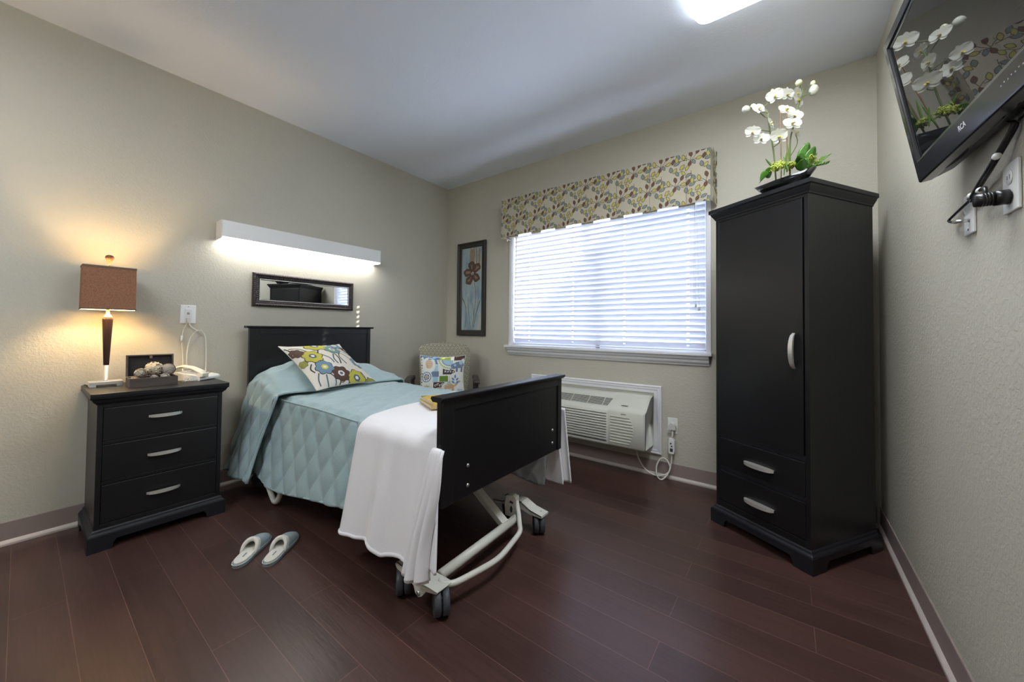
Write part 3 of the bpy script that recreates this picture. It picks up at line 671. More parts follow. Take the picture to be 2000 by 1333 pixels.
# open lid leaning back slightly, hinged at the rear edge
ld.box(0, r0_, 0, t*.6, r1_, .118); ld.m = 0
ld.box(t*.6, r0_, 0, t*.6+.018, r0_+t, .118); ld.box(t*.6, r1_-t, 0, t*.6+.018, r1_, .118); ld.box(t*.6, r0_+t, .111, t*.6+.018, r1_-t, .118); ld.box(-.002, r0_, 0, 0, r1_, .118)
ca_, sa2 = math.cos(-.10), math.sin(-.10)
ld.v = [(q0-.005+x*ca_+z*sa2, y, zb+.052-x*sa2+z*ca_) for x, y, z in ld.v]
lid = obj('lid', ld, [GW, GD], bx_, bevel=.001)
obj('clasp', MB().box(q0+.006, -2.514, zb+.150, q0+.011, -2.502, zb+.166), mat('old_brass', (.2, .16, .13), .5, .6), lid)
def dball(c, r, label, kind):
    o_ = MB(); M = Euler((.4*kind, .7, kind*1.1)).to_matrix()
    cols = {0: (.42, .38, .30), 1: (.50, .43, .30), 2: (.48, .43, .38), 3: (.30, .20, .12), 4: (.52, .48, .42), 5: (.50, .46, .40)}
    o_.ball(c, r*.985, nu=24, nv=14)
    o_.m = 1
    rr = random.Random(kind)
    if kind in (2,):
        for k in range(-5, 6):
            y = k*r*.17; q = math.sqrt(max(1e-6, r*r-y*y)); o_.tube([Vector(c)+M @ Vector((q*math.cos(a), y, q*math.sin(a))) for a in [i*2*PI/28 for i in range(29)]], .0009, 5)
    elif kind == 1:
        for k in range(90):
            d = Vector((rr.gauss(0, 1), rr.gauss(0, 1), rr.gauss(0, 1))).normalized(); o_.m = 2 if k % 3 else 1
            o_.ball(Vector(c)+d*r*.97, r*.13, r*.13, r*.13, 6, 4)
    else:
        for k in range(9):
            ax = Vector((rr.gauss(0, 1), rr.gauss(0, 1), rr.gauss(0, 1))).normalized(); e1 = ax.orthogonal().normalized(); e2 = ax.cross(e1)
            o_.tube([Vector(c)+(e1*math.cos(a)+e2*math.sin(a)+ax*.25*math.sin(a*2)).normalized()*r*1.0 for a in [i*2*PI/24 for i in range(25)]], .0011, 5)
    ob = obj('woven_ball', o_, [mat('ball_%d' % kind, cols[kind], .8, bump=.8, bscale=200, var=.3, vscale=80), mat('ball_strand', (.16, .12, .09), .8), mat('ball_light', (.62, .56, .42), .8)])
    props(ob, label, 'decorative ball', 'woven balls in the box')
dball((.290, -2.556, zb+.072), .028, 'grey woven ball wrapped in dark twine, at the lamp end of the open box', 0)
dball((.280, -2.502, zb+.092), .038, 'knobbly cream ball resting highest, in the middle of the open box', 1)
dball((.290, -2.444, zb+.086), .033, 'pale ball with straight brown stripes, at the telephone end of the open box', 2)
dball((.305, -2.580, zb+.040), .021, 'small brown twig ball low in the box corner nearest the lamp', 3)
dball((.315, -2.505, zb+.042), .019, 'small pale ball low between the two cream balls in the box', 4)
dball((.315, -2.460, zb+.046), .021, 'small off-white ball low at the front of the box', 5)

# ================================================================== TELEPHONE
ph = thing('telephone', 'white corded desk telephone on the nightstand by the wall', 'telephone', (.15, -2.29, .777), math.radians(0))
pcx, pcy = .150, -2.280
pbm = MB(); pbm.prism([(-.085, 0), (.095, 0), (.095, .018), (.085, .026), (-.070, .052), (-.085, .046)], -.078, .082, 'y')
M = Matrix.Translation((pcx+.003, pcy-.012, .778)) @ Matrix.Rotation(math.radians(38), 4, 'Z')
def xf(mb, M): mb.v = [tuple(M @ Vector(p)) for p in mb.v]; return mb
xf(pbm, M); obj('phone_base', pbm, WHITEP, ph, bevel=.006, seg=3)
kp = MB()
kp.prism([(-.045, .0485), (.050, .0335), (.050, .0375), (-.045, .0525)], -.005, .062, 'y'); kp.m = 1
for i in range(4):
    for j in range(3):
        x = -.025+i*.018; z = .0525-(x+.045)*.158; y = .008+j*.019
        kp.box(x-.0055, y-.006, z-.002, x+.0055, y+.006, z+.0035)
kp.m = 1; kp.box(-.064, .0, .0545, -.050, .055, .0575)
obj('keypad', xf(kp, M), [mat('phone_face', (.45, .47, .50), .35), mat('phone_keys', (.12, .13, .15), .4)], ph, bevel=.0008)
hs = MB(); pts = [(-.090, -.050, .052), (-.075, -.050, .070), (-.03, -.050, .084), (.03, -.050, .076), (.085, -.050, .050), (.104, -.050, .034)]
vs = []; nn_ = len(pts)
for i, p in enumerate(pts):
    wd, th = [(.020, .010), (.024, .013), (.019, .011), (.019, .011), (.025, .014), (.018, .010)][i]
    for k in range(10): a = 2*PI*k/10; vs.append((p[0]+math.sin(a)*th*.25, p[1]+math.cos(a)*wd, p[2]+math.sin(a)*th))
hs.add(vs, [(i*10+k, i*10+(k+1) % 10, (i+1)*10+(k+1) % 10, (i+1)*10+k) for i in range(nn_-1) for k in range(10)]+[tuple(range(10))[::-1], tuple((nn_-1)*10+k for k in range(10))], True)
hs.box(-.092, -.072, .045, -.062, -.028, .062); hs.box(.070, -.074, .022, .108, -.026, .046)
obj('handset', xf(hs, M), mat('handset_ivory', (.76, .72, .62), .35), ph, bevel=.003, subs=0)
co = MB()
def coil(path, R, r, turns, nseg=10):
    P = [Vector(p) for p in path]; Q = []
    for i in range(len(P)-1):
        a, b_, c, d = P[max(i-1, 0)], P[i], P[i+1], P[min(i+2, len(P)-1)]
        for k in range(24):
            t = k/24; Q.append(.5*((2*b_)+(-a+c)*t+(2*a-5*b_+4*c-d)*t*t+(-a+3*b_-3*c+d)*t**3))
    Q.append(P[-1]); out = []; n = turns*nseg; L = len(Q)-1
    for i in range(n+1):
        s_ = i/n*L; j = min(int(s_), L-1); t = s_-j; c = Q[j].lerp(Q[j+1], t); tg = (Q[j+1]-Q[j]).normalized(); e1 = tg.cross(Vector((0, 0, 1))).normalized(); e2 = tg.cross(e1)
        a = 2*PI*i/nseg; out.append(c+(e1*math.cos(a)+e2*math.sin(a))*R)
    return out
co.tube(coil([(.245, -2.345, .795), (.285, -2.34, .7845), (.28, -2.26, .7845), (.20, -2.215, .7845), (.24, -2.22, .7845)][:1] + [(.275, -2.370, .7845), (.262, -2.30, .7845), (.215, -2.235, .7845), (.14, -2.215, .7845), (.10, -2.235, .790)], .0055, .0016, 46, 8), .0016, 5)
obj('coiled_cord', co, CORDW, ph)

# phone wall plate and cords
wp = thing('wall_jack', 'white telephone wall plate with plugged cords above the nightstand', 'wall plate', (0, -2.297, 1.18))
obj('plate', MB().box(.0005, -2.342, 1.132, .0075, -2.262, 1.252), WHITEP, wp, bevel=.003)
g = MB(); g.box(.007, -2.320, 1.150, .011, -2.284, 1.226); obj('jack_insert', g, mat('insert_white', (.7, .7, .7), .35), wp, bevel=.001)
g = MB(); g.box(.0105, -2.309, 1.190, .0122, -2.296, 1.204); obj('slot', g, mat('slot_grey', (.25, .25, .26), .5), wp)
g = MB(); g.tube([(.007, -2.302, 1.242), (.0085, -2.302, 1.242)], .003, 8); obj('screw', g, MATS['slot_grey'], wp)
g = MB(); g.box(.010, -2.312, 1.135, .026, -2.294, 1.168); obj('plug', g, mat('clear_plug', (.6, .57, .55), .2), wp, bevel=.002)
def cord(name, pts, r, label, mt=CORDW, cat='cord', sub=6, group=None):
    return props(obj(name, MB().tube(pts, r, 8, sub=sub), mt), label, cat, group)
cord('phone_cord', [(.02, -2.300, 1.138), (.022, -2.292, 1.115), (.022, -2.262, 1.088), (.022, -2.235, 1.080), (.021, -2.216, 1.05), (.02, -2.209, .99), (.02, -2.206, .90), (.022, -2.207, .83), (.06, -2.215, .800)], .0030, 'white cord looping right from the wall plate down behind the telephone')
cord('phone_cord', [(.030, -2.232, 1.084), (.028, -2.256, 1.084), (.024, -2.280, 1.06), (.022, -2.296, 1.02), (.022, -2.304, .96), (.022, -2.306, .90), (.022, -2.303, .855), (.06, -2.29, .835)], .0028, 'white cord forming the left side of the arch above the telephone')
cord('phone_cord', [(.02, -2.306, 1.140), (.014, -2.315, 1.120), (.012, -2.326, 1.09), (.012, -2.332, 1.03), (.014, -2.329, .97), (.014, -2.325, .90), (.016, -2.324, .84), (.05, -2.33, .800)], .0026, 'thin white cord with an adapter, hanging leftmost below the wall plate')
ad = MB(); ad.tube([(.013, -2.3325, 1.052), (.013, -2.333, 1.012)], .006, 8)
obj('cord_adapter', ad, WHITEP, None, label='small white in-line adapter on the leftmost hanging phone cord', cat='adapter')

props(obj('bed_control_wire', MB().tube([(.022, -2.262, .365), (.024, -2.20, .338), (.022, -2.155, .312), (.024, -2.10, .298), (.03, -2.02, .300)], .0014, 6, sub=5), CORDW), 'thin white wire low on the wall between nightstand and bed', 'wire')
# ================================================================== BED
bed = thing('hospital_bed', 'adjustable single bed with black headboard and footboard on casters', 'bed', (1.1, -1.50, 0))
HY0, HY1 = -2.0, -1.035
hbm = MB(); hx0, hx1 = .085, .120
hbm.box(hx0, HY0+.012, .42, hx1-.006, HY1-.012, 1.105)
hbm.box(hx1-.006, HY0+.012, .42, hx1, HY0+.070, 1.105); hbm.box(hx1-.006, HY1-.045, .42, hx1, HY1-.012, 1.105); hbm.box(hx1-.006, HY0+.07, 1.06, hx1, HY1-.045, 1.105)
hbo = obj('headboard', hbm, BLACK, bed, bevel=.002)
obj('headboard_cap', MB().prism([(hx0-.012, 1.105), (hx0-.012, 1.121), (hx1+.016, 1.121), (hx1+.014, 1.112), (hx1+.004, 1.105)], HY0-.010, HY1+.010, 'y'), BLACKE, hbo, bevel=.002)
FY0, FY1, FX = -1.966, -1.020, 2.085
fb = MB(); fb.box(FX-.034, FY0, .408, FX-.006, FY1, .826)
fb.box(FX-.006, FY0, .408, FX, FY0+.062, .826); fb.box(FX-.006, FY1-.040, .408, FX, FY1, .826); fb.box(FX-.006, FY0+.062, .785, FX, FY1-.040, .826)
fbo = obj('footboard', fb, BLACK, bed, bevel=.002)
obj('footboard_cap', MB().prism([(FX-.052, .836), (FX-.046, .845), (FX+.014, .845), (FX+.016, .838), (FX+.010, .830), (FX+.002, .824), (FX-.040, .824)], FY0-.018, FY1+.018, 'y'), BLACKE, fbo, bevel=.002)
for y, z in ((-1.815, .535), (-1.815, .452), (-1.115, .535), (-1.115, .462)):
    b_ = MB(); b_.lathe([(.0085, 0), (.0085, .002), (.006, .0055), (.001, .006)], (FX-.006, y, z), 12, 'x'); obj('bolt', b_, CHROME, fbo)
obj('mattress', MB().box(.14, -1.925, .47, 2.035, -1.065, .635), mat('mattress_ticking', (.6, .63, .68), .8), bed, bevel=.04, seg=4)
dk = MB(); dk.box(.14, -1.90, .435, 2.03, -1.86, .468); dk.box(.14, -1.13, .435, 2.03, -1.09, .468)
for x in (.3, .75, 1.2, 1.65, 1.98): dk.box(x-.02, -1.86, .44, x+.02, -1.13, .466)
obj('deck_frame', dk, FRAMEW, bed, bevel=.003)
# foot end under-frame
ft = MB(); ft.tube([(2.020, -1.905, .100), (1.995, -1.335, .100)], .021, 16); obj('cross_tube', ft, FRAMEW, bed)
am = MB(); a0, a1 = Vector((1.995, -1.447, .110)), Vector((1.42, -1.400, .425)); dv = (a1-a0).normalized(); sd = Vector((0, 1, 0)); sd = (sd-dv*sd.dot(dv)).normalized(); up = dv.cross(sd)
vs = [p+sd*i*.024+up*j*.016 for p in (a0, a1) for i, j in ((-1, -1), (1, -1), (1, 1), (-1, 1))]
am.add(vs, [(0, 3, 2, 1), (4, 5, 6, 7), (0, 1, 5, 4), (1, 2, 6, 5), (2, 3, 7, 6), (3, 0, 4, 7)], False)
obj('lift_arm', am, FRAMEW, bed, bevel=.003)
pd = MB(); pd.tube([(1.975, -1.318, .175), (2.005, -1.340, .135), (2.052, -1.392, .098), (2.085, -1.440, .094), (2.112, -1.55, .094), (2.128, -1.63, .094), (2.132, -1.70, .095), (2.120, -1.78, .095), (2.103, -1.865, .095), (2.092, -1.905, .097), (2.070, -1.930, .100), (2.045, -1.932, .105)], .0125, 12, sub=4)
obj('brake_bar', pd, FRAMEW, bed)
bk = MB()   # gear housing near far bracket
hM = Matrix.Translation((1.955, -1.335, .150)) @ Matrix.Rotation(math.radians(8), 4, 'Z')
bk.prism([(-.035, -.055), (.020, -.058), (.032, -.04), (.030, .045), (.010, .060), (-.030, .052), (-.040, .0)], -.006, .030, 'y'); bk.box(-.020, .030, -.02, .022, .050, .045)
bko = obj('gear_housing', xf(bk, hM), FRAMEW, bed, bevel=.003)
mk = MB(); mk.prism([(-.010, .018), (.012, .014), (.014, .024), (-.006, .030)], -.0072, -.006, 'y'); mk.prism([(0, -.035), (.008, -.03), (.010, -.012), (.004, .004), (-.004, -.004), (-.006, -.022)], -.0072, -.006, 'y')
obj('pictogram_sticker', xf(mk, hM), mat('sticker_ink', (.06, .06, .07), .5), bko)
def wheel(c, rot, parent):
    M = Matrix.Translation(c) @ Matrix.Rotation(rot, 4, 'Z'); R = .050
    mb = MB()
    for s_ in (-1, 1): mb.lathe([(.012, s_*.0025), (.046, s_*.0025), (R, s_*.006), (R, s_*.024), (.046, s_*.030), (.030, s_*.029), (.026, s_*.024), (.004, s_*.024)], (0, 0, 0), 28, 'y')
    return obj('wheel', xf(mb, M), RUBBER, parent)
def caster(c, rot):
    M = Matrix.Translation(c) @ Matrix.Rotation(rot, 4, 'Z')
    mb = MB(); mb.tube([(0, 0, 0), (0, 0, .056)], .008, 10); mb.box(-.03, -.006, -.02, .03, .006, .030); mb.lathe([(.018, .048), (.018, .056)], (0, 0, 0), 16)
    o = obj('caster', xf(mb, M), RUBBER, bed); wheel(c, rot, o); return o
caster((2.078, -1.955, .050), math.radians(-36)); caster((1.868, -1.972, .050), math.radians(-38)); caster((2.066, -1.232, .050), math.radians(-50)); caster((1.80, -1.16, .050), math.radians(-40))
# near bracket plate (bridge between two casters)
br = MB(); br.prism([(1.835, .118), (1.850, .134), (1.885, .128), (1.925, .100), (1.96, .092), (2.05, .103), (2.085, .107), (2.092, .100), (2.03, .085), (2.005, .055), (1.985, .045), (1.968, .055), (1.955, .080), (1.90, .092), (1.845, .104)], -1.992, -1.986, 'y')
br.prism([(1.835, .112), (1.850, .134), (1.885, .128), (1.925, .100), (1.96, .104), (2.05, .108), (2.095, .108), (2.095, .104), (2.05, .104), (1.96, .098), (1.92, .094), (1.885, .122), (1.853, .127)], -1.992, -1.910, 'y')
bro = obj('caster_bracket', br, FRAMEW, bed, bevel=.0015)
b_ = MB(); b_.lathe([(.010, 0), (.010, -.004), (.005, -.006)], (1.988, -1.992, .062), 12, 'y'); obj('bolt', b_, CHROME, bro)
br = MB(); br.prism([(1.77, .112), (1.83, .120), (1.93, .150), (1.97, .150), (2.03, .124), (2.105, .112), (2.108, .100), (2.03, .100), (1.96, .115), (1.88, .108), (1.77, .098)], -1.270, -1.262, 'y')
br.prism([(2.108, .100), (2.108, .112), (2.03, .124), (1.97, .150), (1.93, .150), (1.83, .120), (1.77, .112), (1.77, .106), (1.83, .114), (1.93, .144), (1.97, .144), (2.03, .118), (2.10, .107)], -1.270, -1.200, 'y')
bro = obj('caster_bracket', br, FRAMEW, bed, bevel=.0015)
for dx in (-.006, .006):
    b_ = MB(); b_.lathe([(.0035, .1115), (.0035, .117), (.001, .118)], (2.072+dx, -1.228, 0), 8); obj('bolt', b_, BLACKP, bro)
# head end
hd = MB(); hd.tube([(.33, -1.965, .22), (.47, -1.985, .115), (.575, -1.99, .042), (.615, -1.99, .030), (.645, -1.985, .05), (.665, -1.97, .13), (.70, -1.90, .40)], .0155, 12, sub=4); obj('head_floor_loop', hd, FRAMEW, bed)
hd = MB(); hd.tube([(.30, -1.92, .10), (.30, -1.18, .10)], .020, 12); hd.box(.18, -1.93, .07, .42, -1.905, .13); hd.box(.18, -1.20, .07, .42, -1.17, .13); hd.box(.285, -1.60, .1, .315, -1.56, .44); obj('head_cross_tube', hd, FRAMEW, bed)
for c in ((.21, -1.935, .05), (.39, -1.20, .05), (.21, -1.20, .05)): caster(c, math.radians(80))

# ------------------------------------------------------------------ coverlet
def sstep(a, b_, x): t = max(0, min(1, (x-a)/(b_-a))); return t*t*(3-2*t)
def interp(tab, x):
    if x <= tab[0][0]: return tab[0][1]
    for (a, p), (b_, q) in zip(tab, tab[1:]):
        if x <= b_: return p+(q-p)*(x-a)/(b_-a)
    return tab[-1][1]
def topz(x, y):
    yy = (y+1.5)/.44
    return .682-.022*yy*yy*1.0 + .003*math.sin(x*9+y*4)
HEM = [(.15, .17), (.45, .165), (.56, .145), (.66, .135), (.85, .150), (1.1, .19), (1.32, .225), (1.5, .248), (2.05, .29)]
HEMF = [(.15, .22), (1.6, .17), (1.9, .14), (1.96, .16), (2.0, .45), (2.05, .5)]
def quilt_puff(a, b_):
    p = a/.078+b_/.112; q = a/.078-b_/.112
    return (abs(math.sin(PI*p/1.0*.5))*abs(math.sin(PI*q/1.0*.5)))**.55
def cov_section(x, hemn, hemf, bulge=0, yt0=-1.935, yt1=-1.05, flare=.085, tz=None, wav=.010, full=1.0):
    """returns function s in [0,1] -> (y,z,side) going near hem -> top -> far hem"""
    zt = (tz or topz)(x, yt0); zt1 = (tz or topz)(x, yt1)
    L0 = zt-hemn; L1 = yt1-yt0; L2 = zt1-hemf; T = L0+L1+L2
    return zt, zt1, L0, L1, L2, T
def cloth(mb, x0, x1, nx, ns, hn, hf, tz, yt0, yt1, off=0, puff=.016, flare=.09, wav=.012, wf=9.0, curl=0, xmap=None, farflare=.05):
    vs = []
    R = .028
    for i in range(nx+1):
        x = x0+(x1-x0)*i/nx
        hemn, hemf = hn(x), hf(x); zt = tz(x, yt0)+off; zt1 = tz(x, yt1)+off
        L0 = zt-hemn; L1 = yt1-yt0; L2 = zt1-hemf; T = L0+L1+L2
        for j in range(ns+1):
            s_ = T*j/ns; xx = x
            if s_ < L0:
                t = (L0-s_)/L0; z = zt-(L0-s_)
                kk = 1-.75*sstep(1.35, 1.55, x); y = yt0-off-flare*(.45+.55*kk)*t**1.3 - wav*kk*t*(.4+.6*t)*math.sin(x*wf+1.5*math.sin(x*3.1)+1.0)
                d = L0-s_
                if d < R*1.5: y += (.5*R*(1-d/(R*1.5))**2)
                if d < R*1.5: z -= .35*R*(1-d/(R*1.5))**2
                nrm = Vector((0, -1, .1)); a, b__ = x, z
                if xmap: xx = xmap(x, t)
            elif s_ < L0+L1:
                y = yt0+(s_-L0); z = tz(x, y)+off; d = min(s_-L0, L0+L1-s_)
                if d < R*1.5: z -= .35*R*(1-d/(R*1.5))**2
                if s_-L0 < R*1.5: y += .5*R*(1-(s_-L0)/(R*1.5))**2
                nrm = Vector((0, 0, 1)); a, b__ = x, y
                if xmap: xx = topx(x, y)
            else:
                t = (s_-L0-L1)/L2; z = zt1-(s_-L0-L1); y = yt1+off+farflare*t + wav*t*math.sin(x*wf*.8+2)
                nrm = Vector((0, 1, 0)); a, b__ = x, z
                if xmap: xx = topx(x, yt1)
            side = s_ < L0 or s_ > L0+L1
            k = quilt_puff(a, b__)*(puff if side else puff*.6)
            vs.append(Vector((xx, y, z))+nrm*k)
    fs = [(i*(ns+1)+j, i*(ns+1)+j+1, (i+1)*(ns+1)+j+1, (i+1)*(ns+1)+j) for i in range(nx) for j in range(ns)]
    mb.add(vs, [f[::-1] for f in fs], True)
cq = thing('coverlet', 'aqua blue diamond-quilted coverlet spread over the bed and pillow', 'coverlet', (1.0, -1.50, .64))
mb = MB(); cloth(mb, .16, 2.045, 200, 190, lambda x: interp(HEM, x), lambda x: interp(HEMF, x)+(1.2 if x > 2.05 else 0), topz, -1.935, -1.055)
mb.m = 0
cso = obj('coverlet_skirt', mb, [QUILT, QUILTIN], cq, solid=.006); cso.modifiers['solid'].material_offset = 1; cso.modifiers['solid'].material_offset_rim = 0
# piping seam along both top edges
for ye in (-1.9475, -1.046):
    sm_ = MB(); sm_.tube([(x, ye+(.0 if ye < -1.5 else 0), topz(x, ye)-.010) for x in [.2+i*.05 for i in range(26)]], .0035, 6)
    obj('seam_piping', sm_, QUILT, cq)
hp_ = MB(); hp_.tube([(x, -1.935-.085-.012*math.sin(x*9+1.5*math.sin(x*3.1)+1.0)-.006, interp(HEM, x)+.002) for x in [.16+i*.045 for i in range(27)]], .006, 6)
obj('hem_binding', hp_, QUILT, cq)
hp_ = MB(); hp_.tube([(x, -1.055+.05+.016*math.sin(x*7.2+2)+.004, interp(HEMF, x)+.002) for x in [1.2+i*.04 for i in range(20)]], .007, 6); obj('hem_binding', hp_, QUILT, cq)
# the part pulled up over the pillow, its flap hanging on the near side
def pilz(x, y):
    b_ = sstep(.05, .30, x)*.55+.45; f = 1-sstep(.42, .74+.02*math.sin(y*9), x)
    c = interp([(-2.05, .045), (-1.98, .085), (-1.90, .135), (-1.78, .178), (-1.6, .182), (-1.4, .155), (-1.2, .115), (-1.08, .065), (-1.0, .035)], y)
    base = .672-.10*max(0, (-1.955-y))*2
    return base+c*f*b_+.010+.006*math.sin(y*23+x*9)*f+.005*math.sin(x*30+y*8)*f
def topx(x, y):
    k = (x-.135)/.565; return .125+(x-.135)*(.475/.565)*1.0+k*(.045*sstep(-1.985, -1.75, y)-.085*sstep(-1.75, -1.04, y))
def flap_x(x, t):
    # narrows towards its lower front edge
    x0 = .125; x1 = .60-.10*t**.8-.035*math.sin(t*PI)
    return x0+(x-.135)/(.70-.135)*(x1-x0)
mb = MB(); cloth(mb, .135, .70, 70, 170, lambda x: .150+.0*x, lambda x: .30, pilz, -1.985, -1.02, off=.004, puff=.014, flare=.13, wav=.018, wf=14, xmap=flap_x, farflare=.06)
obj('pillow_fold', mb, QUILT, cq, solid=.007)
eb = MB(); eb.tube([(flap_x(.70, t)+.002, -1.989-.13*t**1.3-.018*t*(.4+.6*t)*math.sin(.70*14+1.5*math.sin(.7*3.1)+1), pilz(.70, -1.985)-(pilz(.70, -1.985)-.15)*t) for t in [i/16 for i in range(17)]], .009, 8); obj('hem_binding', eb, QUILT, cq)
eb = MB(); eb.tube([(topx(.70, y), y, pilz(.70, y)+.002) for y in [-1.98+.03*i for i in range(33)]], .008, 8); obj('hem_binding', eb, QUILT, cq)

# ------------------------------------------------------------------ white throw
tw_ = thing('throw_blanket', 'fluffy white throw draped over the foot of the bed', 'blanket', (1.8, -1.5, .69))
def bhem(x): return interp([(1.46, .150), (1.60, .165), (1.72, .185), (1.78, .155), (1.85, .19), (1.95, .215), (2.05, .215)], x)
def bfold(x): return .010*math.sin((x-1.5)*33)+.006*math.sin((x-1.5)*57+1)
mb = MB(); vs = []; nx, ns = 110, 190; x0, x1 = 1.485, 2.048
for i in range(nx+1):
    u = i/nx; x = x0+(x1-x0)*u
    hemn = bhem(x); hemf = .40-.22*sstep(1.80, 1.96, x); yt0, yt1 = -1.945, -1.045; zt = topz(x, yt0)+.012; zt1 = topz(x, yt1)+.012
    L0 = zt-hemn; L1 = yt1-yt0; L2 = zt1-hemf; T = L0+L1+L2
    for j in range(ns+1):
        s_ = T*j/ns; xx = x
        if s_ < L0:
            t = (L0-s_)/L0; z = zt-(L0-s_); y = yt0-.016-.085*t**1.1-bfold(x)*t*(1.3-.3*t); d = L0-s_
            if d < .07: k = (1-d/.07)**2; y += .022*k; z -= .016*k
            xx = x-.015*t*(1-u)+.085*t*u*u
        elif s_ < L0+L1:
            y = yt0+(s_-L0); z = topz(x, y)+.014+.0015*math.sin(x*50+y*20); d0 = s_-L0; d1 = L0+L1-s_
            if d0 < .07: k = (1-d0/.07)**2; z -= .016*k; y += .010*k
            if d1 < .07: z -= .014*(1-d1/.07)**2
        else:
            t = (s_-L0-L1)/L2; z = zt1-.014*(1-t)-(s_-L0-L1); y = yt1+.016+.05*t+bfold(x+.1)*t*.9; xx = x+.03*t*u
        vs.append(Vector((xx, y, z)))
mb.add(vs, [(i*(ns+1)+j+1, i*(ns+1)+j, (i+1)*(ns+1)+j, (i+1)*(ns+1)+j+1) for i in range(nx) for j in range(ns)], True)
obj('throw_panel', mb, FLEECE, tw_, solid=.010)
hm = MB(); pts = []
for i in range(50):
    u = i/60; x = x0+(x1-x0)*u; pts.append((x-.015*(1-u)+.085*u*u, -2.040-bfold(x), bhem(x)+.006))
hm.tube(pts, .0095, 10); obj('rolled_hem', hm, FLEECE, tw_)
# outer gathered fold hanging past the corner of the footboard
mb = MB()
def ofold(u, v):      # u across, v down
    z = .640-(.640-.175)*v
    x = 2.050-.055*v+(.045+.075*v)*u+.012*math.sin(v*6)*u; y = -1.972-.055*math.sqrt(v)-.030*v*math.sin(PI*u*.9+.2)*(.6+.6*v)-.010*v-.010*math.sin(u*17)*v
    return Vector((x-.02*v, y, z))
mb.grid(ofold, 34, 60); obj('corner_fold', mb, FLEECE, tw_, solid=.010)
hm = MB(); hm.tube([ofold(i/20, 1) for i in range(21)], .009, 10); hm.tube([ofold(1, i/20) for i in range(21)], .007, 10); obj('rolled_hem', hm, FLEECE, tw_)
hm = MB(); hm.tube([ofold(0, i/24)+Vector((0, -.004, 0)) for i in range(22)], .008, 10); obj('rolled_hem', hm, FLEECE, tw_)
mb = MB()
def ffold(u, v):
    z = .650-(.650-.20)*v; return Vector((1.99+.10*u+.03*v*u, -.985+.012*math.sin(u*9)*v+.03*v, z-.01*u))
mb.grid(ffold, 20, 30); obj('far_fold', mb, FLEECE, tw_, solid=.010)

# ------------------------------------------------------------------ pillows
def cushion(name, W, H, T, M, base, decals, mats, label, cat, pinch=.09, nseg=36):
    t_ = thing(name, label, cat, M=M)
    def f(u, v, side=1, lift=0):
        x = W/2*u*(1-pinch*(1-v*v)*abs(u)); y = H/2*v*(1-pinch*(1-u*u)*abs(v))
        h = T/2*(max(0, 1-u*u)*max(0, 1-v*v))**.66*(1+.05*math.sin(7*u+3*v))
        return Vector((x, y, side*(h+.002)+side*lift))
    mb = MB()
    mb.grid(lambda u, v: f(u, v, 1), nseg, nseg, -1, 1, -1, 1); 
    g = MB(); g.grid(lambda u, v: f(v, u, -1), nseg, nseg, -1, 1, -1, 1); mb.add(g.v, g.f, True)
    g = MB(); rim = [(-1+2*k/nseg, -1) for k in range(nseg)]+[(1, -1+2*k/nseg) for k in range(nseg)]+[(1-2*k/nseg, 1) for k in range(nseg)]+[(-1, 1-2*k/nseg) for k in range(nseg)]
    n = len(rim); vs = [f(a, b_, -1) for a, b_ in rim]+[f(a, b_, 1) for a, b_ in rim]; mb.add(vs, [(i, (i+1) % n, n+(i+1) % n, n+i) for i in range(n)], True)
    decals(mb, lambda u, v, l: f(max(-1, min(1, u)), max(-1, min(1, v)), 1, l))
    o = obj('cushion_cover', mb, mats, t_, local=True); return t_
def blob(cx, cy, r, n=8, k=.16, ph=0, seg=40, sq=1): return [(cx+(r*(1+k*abs(math.cos(n/2*(a+ph))))-r*k*.6)*math.cos(a), cy+sq*(r*(1+k*abs(math.cos(n/2*(a+ph))))-r*k*.6)*math.sin(a)) for a in [2*PI*i/seg for i in range(seg)]]
